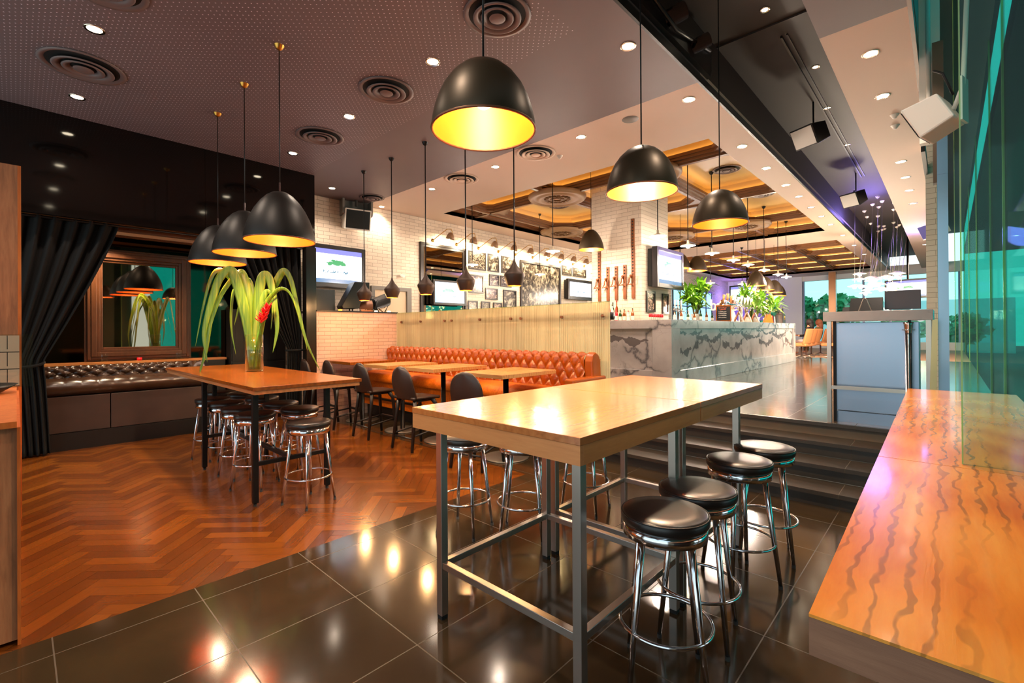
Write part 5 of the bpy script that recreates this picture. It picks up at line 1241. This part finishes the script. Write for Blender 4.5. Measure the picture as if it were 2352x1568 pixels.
# ============================================================ DINING AREA, PEOPLE
def dining_chair(x, y, rz, label):
    t = thing('dining_chair', label, 'chair', (x, y, .56), rz, 'tan dining chairs in the far room')
    def bk(u, v):
        a = (u-.5)*2; return (a*.26*(1-.15*v), -.22-.12*v+.09*a*a, .46+.5*v)
    MB().grid(bk, 12, 10).build('backrest', 'tan_fabric', t, solid=.05)
    MB().box(-.26, .26, -.24, .26, .38, .48).build('seat', 'tan_fabric', t, bevel=.03)
    MB().cyl((0, 0, .04), (0, 0, .38), .025, n=12).build('pedestal', 'steel', t)
    for k in range(4): a = k*pi/2+pi/4; MB().tube([(0, 0, .05), (.28*cos(a), .28*sin(a), .015)], .015, 6).build('foot', 'steel', t)
    return t
DC = [(-3.56, 17.85, 1.4, 'tan upholstered chair nearest the bar end'), (-3.6, 18.75, 1.4, 'tan upholstered chair just behind the one nearest the bar end'), (-3.62, 19.7, 1.45, 'tan upholstered chair under the person in black'), (-3.56, 21.0, 1.4, 'tan upholstered chair under the person in olive'), (-2.85, 18.7, 1.5, 'tan upholstered chair beside the host desk legs')]
for a in DC: dining_chair(*a)
t = thing('dining_table', 'light wooden dining table beyond the bar end', 'table', (-4.45, 19.6, .56))
MB().box(-.4, .4, -1.3, 1.3, .71, .75).build('tabletop', 'oak_top', t); MB().cyl((0, .6, 0), (0, .6, .71), .05).cyl((0, -.6, 0), (0, -.6, .71), .05).build('post', 'black_metal', t)
def person(label, loc, rz, joints, radii, edges, mats, hair, hairmat, hairfn, clothes):
    t = thing('person', label, 'person', loc, rz)
    me = bpy.data.meshes.new('body'); me.from_pydata(joints, edges, []); o = bpy.data.objects.new('body', me); COL.objects.link(o); o.parent = t
    sk = o.modifiers.new('skin', 'SKIN'); me.materials.append(MAT['skin'])
    for i, r in enumerate(radii): me.skin_vertices[0].data[i].radius = (r, r)
    me.skin_vertices[0].data[0].use_root = True
    sb = o.modifiers.new('s', 'SUBSURF'); sb.levels = sb.render_levels = 2
    bpy.context.view_layer.update(); dg = bpy.context.evaluated_depsgraph_get(); ev = bpy.data.meshes.new_from_object(o.evaluated_get(dg))
    for m in ev.materials: pass
    ev.materials.clear(); ev.materials.append(MAT['skin']); ev.materials.append(MAT[mats[0]]); ev.materials.append(MAT[mats[1]])
    for p in ev.polygons: p.use_smooth = True; p.material_index = clothes(p.center)
    o2 = bpy.data.objects.new('body', ev); COL.objects.link(o2); o2.parent = t; bpy.data.objects.remove(o)
    hairfn(t)
    return t
# seated pose facing +y: 0 pelvis 1 waist 2 chest 3 neck 4 head 5 crown 6 face, arms, legs
SJ = [(0, 0, .52), (0, .01, .68), (0, .0, .9), (0, .01, 1.06), (0, .03, 1.17), (0, .02, 1.25), (0, .1, 1.15), (-.19, 0, .98), (-.24, .06, .74), (-.16, .26, .7), (.19, 0, .98), (.24, .06, .74), (.16, .26, .7), (-.1, .12, .5), (-.11, .44, .5), (-.11, .46, .1), (-.11, .56, .05), (.1, .12, .5), (.11, .44, .5), (.11, .46, .1), (.11, .56, .05), (-.13, .33, .72), (.13, .33, .72)]
SR = [.15, .13, .155, .055, .095, .075, .035, .07, .05, .038, .07, .05, .038, .1, .07, .05, .035, .1, .07, .05, .035, .03, .03]
SE = [(0, 1), (1, 2), (2, 3), (3, 4), (4, 5), (4, 6), (2, 7), (7, 8), (8, 9), (2, 10), (10, 11), (11, 12), (0, 13), (13, 14), (14, 15), (15, 16), (0, 17), (17, 18), (18, 19), (19, 20), (9, 21), (12, 22)]
def longhair(m):
    def f(t):
        MB().ball((0, 0, 1.2), .125, 18, (.95, 1.0, 1.1)).ball((0, -.05, 1.07), .11, 16, (1, .8, 1.5)).build('hair', m, t)
    return f
def cl(c): return 0 if (c.z > 1.03 or (c.y > .27 and c.z > .6) or (c.y > .4 and c.z < .12)) else (1 if c.z > .6 else 2)
person('person in a black top with dark hair, seated by the far window', (-3.66, 19.7, .56), 1.4, SJ, SR, SE, ('cloth_black', 'cloth_white'), 0, 0, longhair('hair_dark'), cl)
person('person in an olive jacket with auburn hair, seated by the far window', (-3.6, 21.0, .56), 1.35, SJ, SR, SE, ('cloth_olive', 'cloth_olive'), 0, 0, longhair('hair_red'), cl)
# standing barman, leaning forward behind the bar
BJ = [(0, 0, .95), (0, .03, 1.12), (0, .08, 1.36), (0, .12, 1.5), (0, .17, 1.6), (0, .17, 1.69), (0, .25, 1.58), (-.2, .08, 1.42), (-.27, .14, 1.15), (-.2, .36, 1.12), (.2, .08, 1.42), (.27, .14, 1.15), (.2, .36, 1.12), (-.1, 0, .85), (-.11, .02, .48), (-.11, 0, .08), (-.11, .12, .04), (.1, 0, .85), (.11, .02, .48), (.11, 0, .08), (.11, .12, .04), (-.17, .44, 1.12), (.17, .44, 1.12)]
BR = list(SR); BR[0] = .14
def short(t): MB().ball((0, .14, 1.68), .1, 16, (1, 1, .6)).build('hair', 'hair_red', t)
person('person in a pale shirt tending the bar beyond the beer taps', (-4.35, 13.0+.1, .56), -pi/2, BJ, BR, SE, ('cloth_white', 'cloth_black'), 0, 0, short, lambda c: 0 if (c.z > 1.49 or (c.y > .33 and c.z > 1.0)) else (1 if c.z > .93 else 2))
